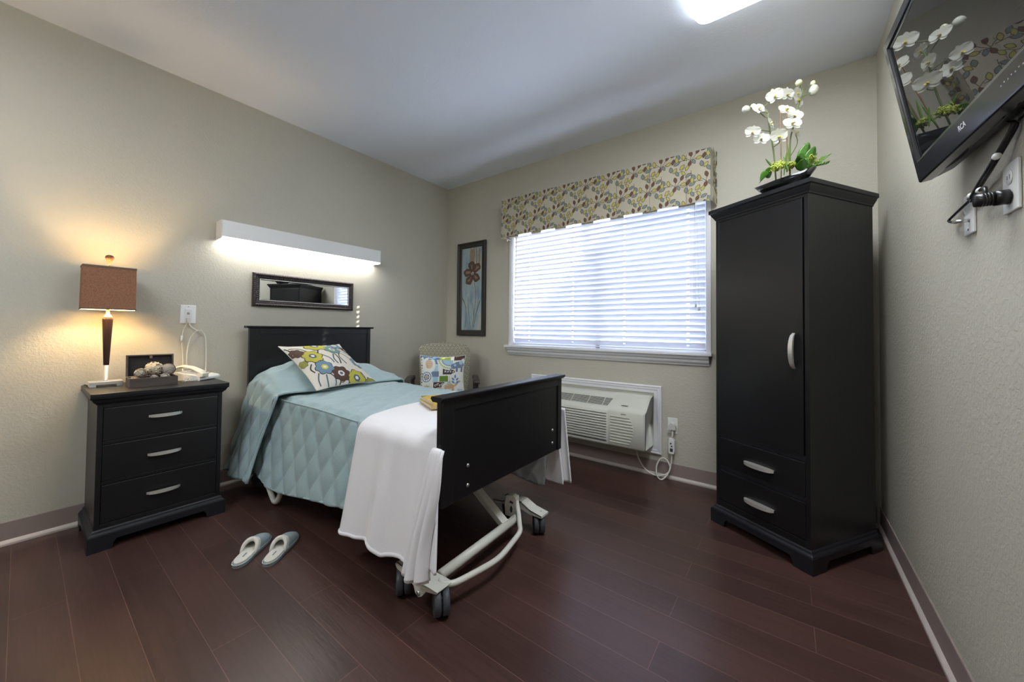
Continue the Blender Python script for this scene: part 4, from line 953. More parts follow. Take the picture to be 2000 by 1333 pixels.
def flowers(mb, f):
    def fl(cx, cy, r, petal, centre, eye, ph=0):
        r *= 1.13; cy = cy*1.08-.17
        mb.m = 5; mb.patch(blob(cx, cy, r*1.09, 7, .22, ph), f, .0010); mb.m = petal; mb.patch(blob(cx, cy, r, 7, .22, ph), f, .0016)
        mb.m = centre; mb.patch(blob(cx, cy, r*.40, 6, .12, ph), f, .0022); mb.m = eye; mb.patch(blob(cx, cy, r*.2, 6, 0, ph), f, .0027)
    S_ = lambda pts, mm=5, w_=.019: (setattr(mb, 'm', mm), mb.stroke(sp([(a_, b_*1.08-.17) for a_, b_ in pts]), w_, f, .0008))
    def sp(pts, n=6):
        P = [Vector((*p, 0)) for p in pts]; Q = []
        for i in range(len(P)-1):
            a, b_, c, d = P[max(i-1, 0)], P[i], P[i+1], P[min(i+2, len(P)-1)]
            for k in range(n):
                t = k/n; q = .5*((2*b_)+(-a+c)*t+(2*a-5*b_+4*c-d)*t*t+(-a+3*b_-3*c+d)*t**3); Q.append((q.x, q.y))
        return Q+[(P[-1].x, P[-1].y)]
    for pts, mm in (([(-.25, .35), (-.10, .15), (-.08, -.05)], 6), ([(.40, .40), (.22, .15), (.28, -.15)], 6), ([(.45, .38), (.62, .15), (.60, -.2)], 5), ([(.1, .3), (.0, .1), (.02, -.1)], 6), ([(.15, .3), (.16, .1), (.1, -.12)], 5),
                    ([(-.9, .85), (-.68, .80), (-.55, .58)], 5), ([(-.98, .9), (-.93, .80), (-.93, .7)], 5), ([(-.55, -.42), (-.60, -.66), (-.62, -.92)], 6), ([(-.45, -.40), (-.34, -.6), (-.42, -.92)], 6), ([(-.3, -.35), (-.18, -.60), (-.32, -.97)], 5),
                    ([(.5, .75), (.75, .60), (.88, .35), (.62, .48), (.5, .75)], 6), ([(.68, .82), (.86, .62), (.92, .45)], 5), ([(-.72, -.3), (-.82, -.5), (-.84, -.7)], 6), ([(.12, -.7), (.0, -.85), (-.05, -.95)], 6), ([(.62, -.45), (.66, -.65), (.60, -.85)], 6), ([(-.18, .62), (-.26, .5), (-.3, .42)], 5), ([(-.75, .05), (-.85, -.1), (-.8, -.25)], 5)):
        S_(pts, mm)
    fl(-.14, .86, .27, 1, 6, 7, .2); fl(.60, .90, .20, 3, 7, 2, .4); fl(-.54, .32, .235, 1, 6, 7); fl(.25, .56, .22, 8, 7, 6, .3); fl(-.47, -.17, .22, 3, 2, 7, .5)
    fl(-.09, -.47, .225, 4, 7, 6); fl(.36, -.66, .235, 1, 6, 7, .2); fl(.82, -.04, .20, 3, 7, 7, .1); fl(-.84, .60, .15, 4, 4, 4); fl(.82, -.84, .17, 9, 7, 6); fl(.88, .63, .14, 4, 7, 4, .3); fl(-.92, .15, .10, 9, 9, 9)
p_bl, p_br, p_tl = Vector((.745, -1.815, .700)), Vector((.665, -1.350, .700)), Vector((.335, -1.800, .960))
ex = (p_br-p_bl).normalized(); ey = (p_tl-p_bl); ey = (ey-ex*ey.dot(ex)).normalized(); ez = ex.cross(ey)
ctr = p_bl+ex*.235+ey*.245+ez*.012
PM = Matrix((ex, ey, ez)).transposed().to_4x4(); PM.translation = ctr
CF = mat('cream_cotton', (.66, .62, .54), .85, bump=.5, bscale=300)
cushion('throw_pillow', .485, .500, .135, PM, None, flowers,
        [CF, mat('flower_mustard', (.46, .42, .055), .85), mat('flower_yellow', (.62, .55, .10), .85), mat('flower_blue', (.15, .25, .34), .85), mat('flower_brown', (.09, .045, .03), .85), mat('outline_brown', (.05, .035, .035), .85), mat('outline_slate', (.08, .12, .15), .85), mat('flower_white', (.7, .68, .64), .85), mat('flower_teal', (.13, .26, .24), .85), mat('flower_olive', (.27, .26, .06), .85)],
        'square cream pillow printed with mustard, blue and brown flowers leaning on the bed', 'pillow')

# ------------------------------------------------------------------ books on the throw
def book(x, y, z, W, D, T, rz, cover, label, accent=False):
    t_ = thing('book', label, 'book', (x, y, z), rz)
    mb = MB(); mb.m = 0; mb.box(-W/2, -D/2, 0, W/2, D/2, .0025); mb.box(-W/2, -D/2, T-.0025, W/2, D/2, T); mb.box(W/2-.003, -D/2, .0025, W/2, D/2, T-.0025)
    mb.m = 1
    if accent:
        mb.prism([(-W/2+.0, -D/2), (-W/2+.030, -D/2), (-W/2, -D/2+.035)], T, T+.0004, 'z'); mb.prism([(-W/2, D/2), (-W/2, D/2-.03), (-W/2+.022, D/2)], T, T+.0004, 'z')
        mb.box(-W/2+.045, -D/2+.05, T, W/2-.03, -D/2+.054, T+.0004); mb.box(-W/2+.045, D/2-.07, T, W/2-.03, D/2-.066, T+.0004); mb.box(-W/2+.045, -D/2+.05, T, -W/2+.049, D/2-.066, T+.0004)
    obj('cover', mb, [cover, mat('book_accent', (.16, .09, .05), .5)], t_, local=True, bevel=.0006)
    obj('pages', MB().box(-W/2+.003, -D/2+.003, .0027, W/2-.0035, D/2-.003, T-.0027), mat('book_pages', (.68, .62, .52), .8, bump=.6, bscale=200, stretch=(.1, .1, 6)), t_, local=True)
    return t_
YEL = mat('yellow_cover', (.62, .43, .09), .4, var=.25, vscale=12); TAN = mat('tan_cover', (.50, .36, .16), .45)
bz0 = .7035
book(1.655, -1.600, bz0, .215, .150, .018, math.radians(-24), TAN, 'tan book at the bottom of the pair on the throw beside the footboard')
book(1.660, -1.597, bz0+.0185, .205, .145, .016, math.radians(-22), YEL, 'yellow book with brown corners, top of the pair behind the footboard', True)

# ================================================================== ARMCHAIR
ch = thing('armchair', 'patterned beige upholstered armchair with dark wooden arms in the corner', 'chair', (.535, -.535, 0), math.radians(-135))
def chair_mat():
    m = bpy.data.materials.new('scalloped_fabric'); m.use_nodes = True; nt = m.node_tree; b = nt.nodes['Principled BSDF']; N = nt.nodes.new; K = nt.links.new
    def mth(op, a, b_=None):
        n = N('ShaderNodeMath'); n.operation = op
        for i, x in enumerate((a, b_)):
            if x is None: continue
            if isinstance(x, (int, float)): n.inputs[i].default_value = x
            else: K(x, n.inputs[i])
        return n.outputs[0]
    tc = N('ShaderNodeTexCoord'); sp_ = N('ShaderNodeSeparateXYZ'); K(tc.outputs['Object'], sp_.inputs[0])
    zc = mth('ADD', sp_.outputs[2], mth('MULTIPLY', sp_.outputs[1], .8))
    row = mth('FLOOR', mth('DIVIDE', zc, .019)); xs = mth('ADD', mth('DIVIDE', sp_.outputs[0], .038), mth('MULTIPLY', row, .5))
    fx = mth('MULTIPLY', mth('SUBTRACT', mth('FRACT', xs), .5), .038); fz = mth('MULTIPLY', mth('FRACT', mth('DIVIDE', zc, .019)), .019)
    r = mth('SQRT', mth('ADD', mth('MULTIPLY', fx, fx), mth('MULTIPLY', fz, fz)))
    k = mth('GREATER_THAN', mth('FRACT', mth('DIVIDE', r, .0095)), .5)
    mx = N('ShaderNodeMix'); mx.data_type = 'RGBA'; K(k, mx.inputs[0]); mx.inputs[6].default_value = (.175, .16, .09, 1); mx.inputs[7].default_value = (.42, .41, .33, 1)
    K(mx.outputs[2], b.inputs['Base Color']); b.inputs['Roughness'].default_value = .9; return m
CHF = chair_mat()
# back: arched top, leaning
def backmesh():
    mb = MB(); W2 = .245; n = 24; vs = []
    def out(u):    # outline param -> (x,z)
        return u
    rows = 16
    for side, yy in ((0, -.02), (1, -.105)):
        for j in range(rows+1):
            for i in range(n+1):
                u = -1+2*i/n; v = j/rows
                top = .930+.034*(1-abs(u)**2.2)-(.03 if abs(u) > .97 else 0)*1
                z = .42+(top-.42)*v; w_ = W2*(.93+.07*min(1, v*1.3)); x = u*w_
                lean = -.22*(z-.42)
                e = min(1-abs(u), 1-v if v > .5 else 1)*6; puff_ = .020*min(1, max(0, e))**.5
                y = yy+lean+(puff_ if side == 0 else -puff_*.4)
                vs.append((x, y-.08, z))
    q = (rows+1)*(n+1)
    for j in range(rows):
        for i in range(n):
            a = j*(n+1)+i; mb.f.append([a, a+n+1, a+n+2, a+1]); mb.mi.append(0); mb.sm.append(True)
            mb.f.append([q+a, q+a+1, q+a+n+2, q+a+n+1]); mb.mi.append(0); mb.sm.append(True)
    rim = [j*(n+1) for j in range(rows+1)]+[rows*(n+1)+i for i in range(1, n+1)]+[j*(n+1)+n for j in range(rows-1, -1, -1)]+[i for i in range(n-1, 0, -1)]
    for k in range(len(rim)):
        a, b_ = rim[k], rim[(k+1) % len(rim)]; mb.f.append([a, q+a, q+b_, b_][::-1]); mb.mi.append(0); mb.sm.append(False)
    mb.v = [tuple(v) for v in vs]; return mb
obj('backrest', backmesh(), CHF, ch, local=True, bevel=.01)
obj('seat', MB().box(-.265, -.16, .34, .265, .33, .47), CHF, ch, local=True, bevel=.03, seg=4)
fr_ = MB(); fr_.box(-.27, -.17, .30, .27, .32, .345)
obj('seat_frame', fr_, DARKW, ch, local=True, bevel=.004)
for s_ in (-1, 1):
    a_ = MB()
    pts = [(-.26, .625), (-.18, .650), (0, .660), (.16, .652), (.235, .640), (.235, .612), (.16, .625), (0, .634), (-.18, .626), (-.26, .600)]
    a_.prism([(y, z) for y, z in pts], s_*.285, s_*.335, 'x')
    obj('arm', a_, DARKW, ch, local=True, bevel=.008)
    a_ = MB(); a_.box(s_*.293, .165, 0, s_*.325, .205, .630); obj('leg', a_, DARKW, ch, local=True, bevel=.004)
    a_ = MB(); a_.prism([(-.22, 0), (-.185, 0), (-.19, .35), (-.225, .62), (-.26, .62), (-.225, .35)], s_*.293, s_*.325, 'x'); obj('leg', a_, DARKW, ch, local=True, bevel=.004)
    a_ = MB(); a_.box(s_*.268, -.20, .31, s_*.295, .20, .345); obj('side_rail', a_, DARKW, ch, local=True, bevel=.003)

def patchwork(mb, f):
    def R_(m_, x0, y0, x1, y1, l): mb.m = m_; mb.patch([(x0+(x1-x0)*i/4, y0) for i in range(4)]+[(x1, y0+(y1-y0)*i/4) for i in range(4)]+[(x1-(x1-x0)*i/4, y1) for i in range(4)]+[(x0, y1-(y1-y0)*i/4) for i in range(4)], f, l)
    def C_(m_, x, y, r, l, sq=1): mb.m = m_; mb.patch(blob(x, y, r, 6, 0, 0, 28, sq), f, l)
    def A_(m_, x, y, r, w_, a0, a1, l): mb.m = m_; mb.stroke([(x+r*math.cos(a0+(a1-a0)*i/20), y+r*math.sin(a0+(a1-a0)*i/20)) for i in range(21)], w_, f, l)
    # 1 blue 2 light blue 3 lime 4 brown 5 slate 6 orange 7 green 0 cream
    R_(1, -.98, .80, -.3, .98, .0006); R_(1, -.35, .55, -.02, .95, .0006); R_(2, -.42, -.3, -.18, .50, .0006); R_(3, -.15, .70, .35, .95, .0006); R_(2, .1, .55, .45, .78, .0008)
    R_(4, .02, .05, .55, .32, .0006); R_(3, .15, -.32, .95, .02, .0006); R_(4, -.38, -.62, .1, -.30, .0006); R_(4, .5, .75, .98, .98, .0006); R_(7, -.12, -.28, .25, -.02, .0009); R_(5, -.5, -.05, -.15, .2, .0009); R_(2, .6, -.98, .98, -.6, .0006); R_(5, -.95, -.95, -.5, -.72, .0006)
    C_(0, -.60, .52, .30, .0012, 1.3); C_(6, -.60, .56, .17, .0016, 1.4)
    for k in range(5): mb.m = 0; mb.stroke([(-.78, .40+k*.09), (-.6, .36+k*.09), (-.42, .40+k*.09)], .012, f, .002)
    C_(0, -.72, -.05, .28, .0012); A_(1, -.72, -.05, .22, .02, 0, 6.29, .0016)
    for k in range(10): a = k*.628; mb.m = 4 if k % 2 else 1; mb.patch(leaf(-.72+.11*math.cos(a), -.05+.11*math.sin(a), .12, .05, a), f, .0018)
    C_(6, -.72, -.05, .05, .002)
    C_(0, -.70, -.55, .26, .0012, .8)
    for k in range(7): mb.m = 6 if k % 2 else 3; mb.patch(leaf(-.70+.14*math.cos(k*.5), -.62+.14*math.sin(k*.5), .16, .06, k*.5), f, .0016)
    for r, m_ in ((.50, 0), (.44, 3), (.36, 0), (.30, 1), (.26, 2)): A_(m_, .30, .80, r, .045, PI, PI*1.62, .0011+.0003*(.5-r)*10)
    for k in range(9): a = PI+.12+k*.2; mb.m = 0; mb.patch(leaf(.30+.44*math.cos(a), .80+.44*math.sin(a), .09, .045, a), f, .0030)
    for r, m_ in ((.42, 0), (.37, 3), (.31, 0), (.26, 2), (.18, 2), (.1, 1)): mb.m = m_; mb.patch(blob(-.12, -.98, r, 6, 0, 0, 30), f, .0012+.0004*(.5-r)*10)
    # small animal shapes: an elephant and a camel
    C_(0, .72, .45, .33, .0012, .8); C_(5, .74, .52, .24, .0017, .68); C_(5, .50, .45, .13, .0019, 1.1); R_(5, .60, .18, .70, .45, .0018); R_(5, .84, .18, .94, .45, .0018); mb.m = 5; mb.stroke([(.42, .42), (.34, .22), (.20, .16), (.10, .26)], .035, f, .0019); C_(2, .56, .5, .06, .0024); C_(2, .84, .62, .1, .0023)
    C_(0, .32, -.60, .36, .0012, .9); C_(6, .30, -.50, .22, .0018, .6); R_(6, .10, -.90, .20, -.5, .0018); R_(6, .42, -.90, .52, -.5, .0018); mb.m = 6; mb.stroke([(.5, -.5), (.62, -.42), (.72, -.28), (.84, -.24)], .04, f, .0019); C_(2, .3, -.36, .1, .0022, .5); C_(6, .30, -.34, .07, .0019)
    # blue sprig
    mb.m = 0; mb.patch(blob(.58, -.12, .26, 6, 0, 0, 24, 1.0), f, .0014); mb.m = 5; mb.stroke([(.58, -.40), (.58, 0)], .012, f, .002)
    for (dx, dy, a) in ((-.10, -.06, 2.4), (.10, -.06, .75), (-.10, -.20, 2.4), (.10, -.20, .75), (0, .06, 1.57)): mb.m = 1; mb.patch(leaf(.58+dx, -.10+dy, .19, .10, a), f, .0022)
    for k in range(6): A_(0, -.28+.1*k, -.46+.06*(k % 2), .04, .012, 0, 5, .002)
    for k in range(4): mb.m = 0; mb.patch(leaf(.12+.12*k, .18, .09, .05, 1.2), f, .0016)
    for k in range(14): C_((4, 1, 3, 7)[k % 4], -.93+.14*k, -.86-.02*(k % 3), .04, .0025); C_((7, 4, 2)[k % 3], -.95, -.8+.13*k, .03, .0025)
Rz = Matrix.Rotation(math.radians(-135), 4, 'Z')
CM = Matrix.Translation((.535, -.535, 0)) @ Rz @ Matrix.Translation((0.005, .045, .665)) @ Matrix.Rotation(math.radians(180), 4, 'Z') @ Matrix.Rotation(math.radians(76), 4, 'X')
cushion('throw_pillow', .435, .41, .11, CM, None, patchwork,
        [mat('cushion_cream', (.72, .72, .66), .85), mat('cushion_blue', (.13, .24, .42), .85), mat('cushion_aqua', (.36, .52, .62), .85), mat('cushion_lime', (.36, .44, .10), .85), mat('cushion_brown', (.07, .035, .03), .85), mat('cushion_slate', (.16, .20, .28), .85), mat('cushion_orange', (.55, .36, .20), .85), mat('cushion_green', (.12, .22, .03), .85)],
        'square patchwork-print cushion with animals standing on the corner armchair', 'pillow', pinch=.11)

# ================================================================== WALL AIR CONDITIONER
ac = thing('air_conditioner', 'beige through-wall air conditioner in white trim under the window', 'air conditioner', (1.80, 0, .2))
ACM = mat('ac_beige', (.58, .58, .51), .45); ACD = mat('ac_dark', (.03, .03, .028), .6)
ax0, ax1, az0, az1 = 1.255, 2.332, .222, .613
t_ = MB(); fring(t_, 1.195, 2.393, .163, .687, [(0, -.001), (0, -.010), (.004, -.016), (.010, -.017), (.016, -.013), (.030, -.012), (.036, -.008), (.056, -.006), (.062, -.003), (.062, -.001)])
obj('trim_frame', t_, TRIM, ac, bevel=.0008)
GX = 2.055   # grille / control division
yF = -.232
body = MB()
prof = [(-.002, az0), (-.200, az0), (-.222, az0+.006), (yF, az0+.020), (yF, .492), (-.222, .508), (-.195, .516), (-.110, .588), (-.075, .606), (-.050, .612), (-.002, az1)]
prof2 = [(-.002, az0), (-.200, az0), (-.222, az0+.006), (-.226, az0+.020), (-.226, .488), (-.214, .500), (-.190, .506), (-.110, .576), (-.075, .594), (-.05, .600), (-.002, az1)]
# solid with slightly recessed grille side
body.prism([p for p in prof2], ax0, GX, 'x', True); body.prism(prof, GX, ax1-.012, 'x', True)
vs = []; e = [(0, 1.0, 0), (.008, .985, .004), (.012, .955, .010)]
for dx, kk, dd in e: vs += [(ax1-.012+dx, y*kk, (z-.42)*kk*1.0+.42) for y, z in prof]
n = len(prof); body.add(vs, [(k*n+i, k*n+(i+1) % n, (k+1)*n+(i+1) % n, (k+1)*n+i) for k in range(2) for i in range(n)]+[tuple(2*n+i for i in range(n))[::-1]], True)
obj('front_panel', body, ACM, ac)
lv = MB()
for k in range(11):
    z = .262+k*.0205; lv.box(ax0+.03, -.2295, z, GX-.016, -.2275, z+.0035)
lv.box(ax0+.03, -.2285, .258-.004, GX-.014, -.226, .2585)
obj('intake_louvre', lv, ACD, ac)
# vent slats on the sloped face
def sl(t): return (-.190+(.080)*t, .506+(.070)*t)     # along the slope
vt = MB(); (y0_, z0_), (y1_, z1_) = sl(.18), sl(.90)
vt.m = 1; nrm = Vector((0, -.070, .080)).normalized()
def onface(y, z, l): return (Vector((0, y, z))+nrm*l)
A, B = onface(y0_, z0_, .0006), onface(y1_, z1_, .0006)
vt.add([(1.40, A.y, A.z), (GX-.03, A.y, A.z), (GX-.005, B.y, B.z), (1.40, B.y, B.z)], [(0, 1, 2, 3)], False)
vt.m = 0
for k in range(7):
    a = .20+.68*k/6; y, z = sl(a); A = onface(y, z, .0012); y2, z2 = sl(a+.035); B = onface(y2, z2, .004); xr = GX-.03+.025*(a-.18)/.72
    vt.add([(1.40, A.y, A.z), (xr, A.y, A.z), (xr, B.y, B.z), (1.40, B.y, B.z)], [(0, 1, 2, 3)], False)
for x in (1.55, 1.70, 1.85, 1.98): A, B = onface(y0_, z0_, .003), onface(y1_, z1_, .003); vt.add([(x, A.y, A.z), (x+.006, A.y, A.z), (x+.012, B.y, B.z), (x+.006, B.y, B.z)], [(0, 1, 2, 3)], False)
obj('outlet_vent', vt, [ACM, ACD], ac)
rb = MB()
for k in range(10):
    z = .258+k*.0215; xr = GX+.175+.040*math.sin(PI*(k+1.2)/11.5)
    rb.prism([(-.233, z), (-.2365, z+.003), (-.2365, z+.008), (-.233, z+.011)], GX+.018, xr-.02, 'x')
obj('front_ribs', rb, mat('ac_ribs', (.55, .55, .48), .45), ac, bevel=.001)
kn = MB(); kn.m = 0
y, z = sl(.30)
kn.add([tuple(Vector((2.165+.030*math.cos(a), 0, 0))+onface(*sl(.28+.05*math.sin(a)*(1 if a < PI else .3)), .0016)+Vector((0, -.010, .008))) for a in [i*PI/8 for i in range(16)]], [tuple(range(16))], False)
obj('door_notch', kn, ACD, ac)
bdg = MB(); bdg.box(2.155, yF-.0012, .478, 2.195, yF, .484); obj('badge', bdg, mat('badge_grey', (.25, .25, .24), .5), ac)

# outlet and plug of the air conditioner
wo = thing('wall_outlet', 'white wall outlet low on the window wall beside the air conditioner', 'outlet', (2.47, 0, .40))
obj('plate', MB().box(2.436, -.0065, .342, 2.506, -.0005, .458), WHITEP, wo, bevel=.0025)
pg = MB(); pg.prism([(2.449, .376), (2.449, .400), (2.456, .417), (2.470, .424), (2.486, .420), (2.497, .405), (2.499, .376)], -.045, -.0068, 'y'); 
acm = MB().tube([(2.478, -.030, .378), (2.476, -.030, .33), (2.470, -.030, .31)], .0065, 8)
gf = MB(); gf.prism([(2.452, .205), (2.452, .300), (2.458, .312), (2.484, .312), (2.492, .295), (2.492, .212), (2.486, .200), (2.458, .200)], -.048, -.018, 'y'); gf.m = 1; gb = gf; gb.lathe([(.006, 0), (.006, -.003)], (2.468, -.048, .276), 10, 'y'); gb.lathe([(.006, 0), (.006, -.003)], (2.474, -.048, .256), 10, 'y'); gb.box(2.462, -.0488, .215, 2.482, -.048, .240); acm.tube([(2.470, -.030, .202), (2.468, -.032, .14), (2.458, -.045, .07), (2.430, -.070, .020), (2.405, -.085, .0075), (2.378, -.078, .03), (2.368, -.055, .085), (2.385, -.038, .135), (2.415, -.030, .152), (2.445, -.03, .130), (2.460, -.035, .085), (2.440, -.045, .045), (2.380, -.060, .022), (2.315, -.07, .035), (2.262, -.08, .09), (2.238, -.10, .16), (2.232, -.12, .225)], .0055, 8, sub=6)
acp = obj('power_cord', acm, CORDW, ac)
obj('plug', pg, mat('plug_grey', (.62, .61, .57), .4), acp, bevel=.005, seg=3)
obj('tester_block', gf, [WHITEP, mat('button_dark', (.05, .05, .055), .5)], acp, bevel=.0015)

# ================================================================== TV
TA = Vector((3.505, -1.245, 1.594)); psi, tau = math.radians(3), math.radians(9.5)
nn = Vector((-math.cos(psi), -math.sin(psi), 0)); e_ = Vector((math.sin(psi), -math.cos(psi), 0))
tup = nn*math.sin(tau)+Vector((0, 0, math.cos(tau))); tN = nn*math.cos(tau)-Vector((0, 0, math.sin(tau)))
TM = Matrix((e_, -tN, tup)).transposed().to_4x4(); TM.translation = TA
tv = thing('television', 'black flat television tilted down from the right wall', 'television', M=TM)
TVW, TVH = .78, .485
bz = MB()
def trim_ring(mb, rings):
    L = len(rings); vs = []
    for (x0, x1, z0, z1, y) in rings: vs += [(x0, y, z0), (x1, y, z0), (x1, y, z1), (x0, y, z1)]
    mb.add(vs, [(4*k+j, 4*k+(j+1) % 4, 4*(k+1)+(j+1) % 4, 4*(k+1)+j) for k in range(L-1) for j in range(4)], False)
trim_ring(bz, [(.010, TVW-.010, .006, TVH-.008, .045), (0, TVW, 0, TVH, .028), (0, TVW, 0, TVH, .004), (.003, TVW-.003, .003, TVH-.003, 0), (.026, TVW-.026, .062, TVH-.026, 0), (.030, TVW-.030, .066, TVH-.030, .006), (.036, TVW-.036, .072, TVH-.036, .007)])
obj('bezel', bz, mat('tv_bezel', (.020, .020, .023), .22, coat=.3), tv, local=True, bevel=.0015)
scr = mat('tv_screen', (.012, .012, .013), .015, spec=1.0)
scr.node_tree.nodes['Principled BSDF'].inputs['IOR'].default_value = 1.45
obj('screen', MB().box(.030, .0075, .066, TVW-.030, .012, TVH-.030), scr, tv, local=True)
bkp = MB(); trim_ring(bkp, [(.008, TVW-.008, .004, TVH-.006, .028), (.012, TVW-.012, .003, TVH-.010, .040), (.050, TVW-.050, .005, TVH-.05, .062), (.075, TVW-.075, .010, TVH-.08, .068)])
bkp.box(.075, .060, .010, TVW-.075, .068, TVH-.08)
bkp.box(.010, .004, .002, TVW-.010, .036, .010)
bko = obj('back_shell', bkp, BLACKP, tv, local=True, bevel=.002)
for x in (.17, .60):
    sp2 = MB(); sp2.add([(x+.075*math.cos(a), .026+.015*math.sin(a), -.0005+.0018) for a in [i*2*PI/24 for i in range(24)]], [tuple(range(24))], False)
    sp2.v = [(a, b_, .0003) for a, b_, c in sp2.v]
    obj('speaker_grille', sp2, BLACKG, bko, local=True)
vsm = MB(); vsm.box(.30, .066, .12, .48, .078, .34)
obj('mount_plate', vsm, BLACKP, tv, local=True, bevel=.002)
mt_ = MB(); mt_.box(.355, .040, .004, .425, .060, .018); mt_.tube([(.36, .052, .006), (.36, .060, -.006), (.42, .060, -.006), (.42, .052, .006)], .003, 8)
obj('rear_bracket', mt_, BLACKP, tv, local=True)
lgM = Matrix.Translation((.322, -.0004, .036)) @ Matrix.Rotation(PI/2, 4, 'X') @ Matrix.Shear('XZ', 4, (0, 0)) 
text_obj('logo', 'RCA', .019, lgM @ Matrix.Scale(1, 4), mat('logo_silver', (.60, .60, .62), .5), tv)
dots = MB()
for k in range(8): dots.box(.500+k*.013, -.0006, .036+.002*(k % 2), .5035+k*.013, 0, .0385+.002*(k % 2))
obj('control_marks', dots, mat('mark_grey', (.35, .35, .35), .5), tv, local=True)
# wall mount behind
wm = MB(); wp0 = TM @ Vector((.39, .078, .24))
wmt = thing('wall_mount', 'black tilting bracket holding the television to the right wall', 'bracket', (RW, wp0.y, wp0.z))
wm.box(RW-.012, wp0.y-.09, wp0.z-.10, RW-.0005, wp0.y+.09, wp0.z+.10); a = wp0+Vector((.0, 0, 0)); wm.box(wp0.x+.002, wp0.y-.06, wp0.z-.02, RW-.010, wp0.y-.045, wp0.z+.02) if wp0.x+.004 < RW-.01 else None
wm.box(min(wp0.x+.002, RW-.02), wp0.y+.045, wp0.z-.02, RW-.010, wp0.y+.06, wp0.z+.02)
obj('wall_plate', wm, BLACKP, wmt, bevel=.001)

# right wall plates and cables
cx_ = thing('coax_wall_plate', 'white blank wall plate with coaxial jack, nearer the armoire', 'wall plate', (RW, -1.338, 1.456))
obj('plate', MB().box(RW-.0065, -1.373, 1.398, RW-.0005, -1.303, 1.514), WHITEP, cx_, bevel=.002)
g = MB(); g.tube([(RW-.006, -1.345, 1.436), (RW-.030, -1.350, 1.436)], .0045, 10); obj('coax_jack', g, CHROME, cx_)
for z in (1.500, 1.412): g = MB(); g.lathe([(.003, -.0005), (.003, -.002)], (RW-.0065, -1.338, z), 8, 'x'); obj('screw', g, MATS['slot_grey'], cx_)
ow = thing('wall_outlet', 'white duplex outlet on the right wall below the television', 'outlet', (RW, -1.585, 1.456))
obj('plate', MB().box(RW-.0065, -1.622, 1.398, RW-.0005, -1.548, 1.514), WHITEP, ow, bevel=.002)
g = MB(); g.lathe([(.016, -.0015), (.016, -.0025), (.015, -.003)], (RW-.0055, -1.585, 1.479), 20, 'x'); g.m = 1; g.box(RW-.0092, -1.592, 1.474, RW-.0083, -1.590, 1.485); g.box(RW-.0092, -1.580, 1.475, RW-.0083, -1.578, 1.484); obj('socket', g, [WHITEP, mat('slot_grey', (.2, .2, .2), .5)], ow)
tc_ = thing('power_cable', 'black television power cable with round plug on the right wall', 'cable', (RW-.03, -1.5, 1.45))
g = MB(); g.tube([(RW-.0095, -1.585, 1.434), (RW-.030, -1.585, 1.434)], .0175, 18); g.tube([(RW-.030, -1.585, 1.434), (RW-.060, -1.585, 1.434)], .0150, 18); [g.tube([(RW-.034-.005*k, -1.585, 1.434), (RW-.0365-.005*k, -1.585, 1.434)], .0160, 18) for k in range(4)]; obj('plug', g, BLACKP, tc_)
s0 = TM @ Vector((.385, .050, -.002))
pcab = [s0+Vector((0, 0, -.006)), s0+Vector((0, .0, -.02)), Vector((3.556, -1.575, 1.515)), Vector((3.560, -1.50, 1.498)), Vector((3.562, -1.440, 1.478)), Vector((3.560, -1.455, 1.466)), Vector((3.556, -1.505, 1.474)), Vector((3.553, -1.550, 1.472)), Vector((3.548, -1.578, 1.462)), Vector((3.546, -1.585, 1.446))]
obj('cord', MB().tube(pcab, .0042, 8, sub=8), CORDK, tc_)
tx = thing('coax_cable', 'black coaxial cable bending down to the jack plate on the right wall', 'cable', (RW-.03, -1.4, 1.45))
s1 = s0+Vector((.008, .012, 0))
obj('cord', MB().tube([s1+Vector((0, 0, -.006)), s1+Vector((0, 0, -.02)), Vector((3.566, -1.565, 1.520)), Vector((3.570, -1.49, 1.503)), Vector((3.574, -1.415, 1.488)), Vector((3.574, -1.31, 1.478)), Vector((3.574, -1.225, 1.470)), Vector((3.572, -1.232, 1.462)), Vector((3.568, -1.285, 1.448))], .0036, 8, sub=8), CORDK, tx)
obj('connector', MB().tube([(3.568, -1.285, 1.448), (3.564, -1.320, 1.440), (3.560, -1.352, 1.436)], .0045, 8), CHROME, tx)
for nm, c_, lb in (('cable_tie', (3.560, -1.600, 1.530), 'white cable tie around both cables just under the television'), ('cable_tie', (3.562, -1.440, 1.484), 'white cable tie where the two cables cross near the jack plate'), ('cable_tie', (3.556, -1.520, 1.475), 'white wrap on the curved power cable by its plug')):
    g = MB(); g.tube([(c_[0], c_[1]-.003, c_[2]), (c_[0], c_[1]+.004, c_[2]-.001)], .0075, 10); props(obj(nm, g, WHITEP), lb, 'cable tie')

# ================================================================== ORCHID ARRANGEMENT
OC = Vector((3.152, -.611, 1.834)); oax = ux.copy(); oay = Vector((-ux.y, ux.x, 0))
OM = Matrix((oax, oay, Vector((0, 0, 1)))).transposed().to_4x4(); OM.translation = OC
orc = thing('potted_orchid', 'white artificial orchid arrangement in a black boat-shaped bowl on the armoire', 'plant', M=OM)
bw = MB(); n = 40; L2, W2 = .150, .062; rings = [(.35, .22, 0), (.55, .5, .006), (.82, .85, .035), (1.0, 1.0, .060), (.97, .93, .060), (.80, .76, .044), (.5, .5, .040)]
vs = []
for kx, ky, z in rings:
    for i in range(n):
        a = 2*PI*i/n; c, s_ = math.cos(a), math.sin(a); x = L2*kx*math.copysign(abs(c)**1.0, c); y = W2*ky*math.copysign(abs(s_)**1.2, s_); tip = .030*(abs(c)**3)*(z/.060)
        vs.append((x, y, z*.95+tip*.6))
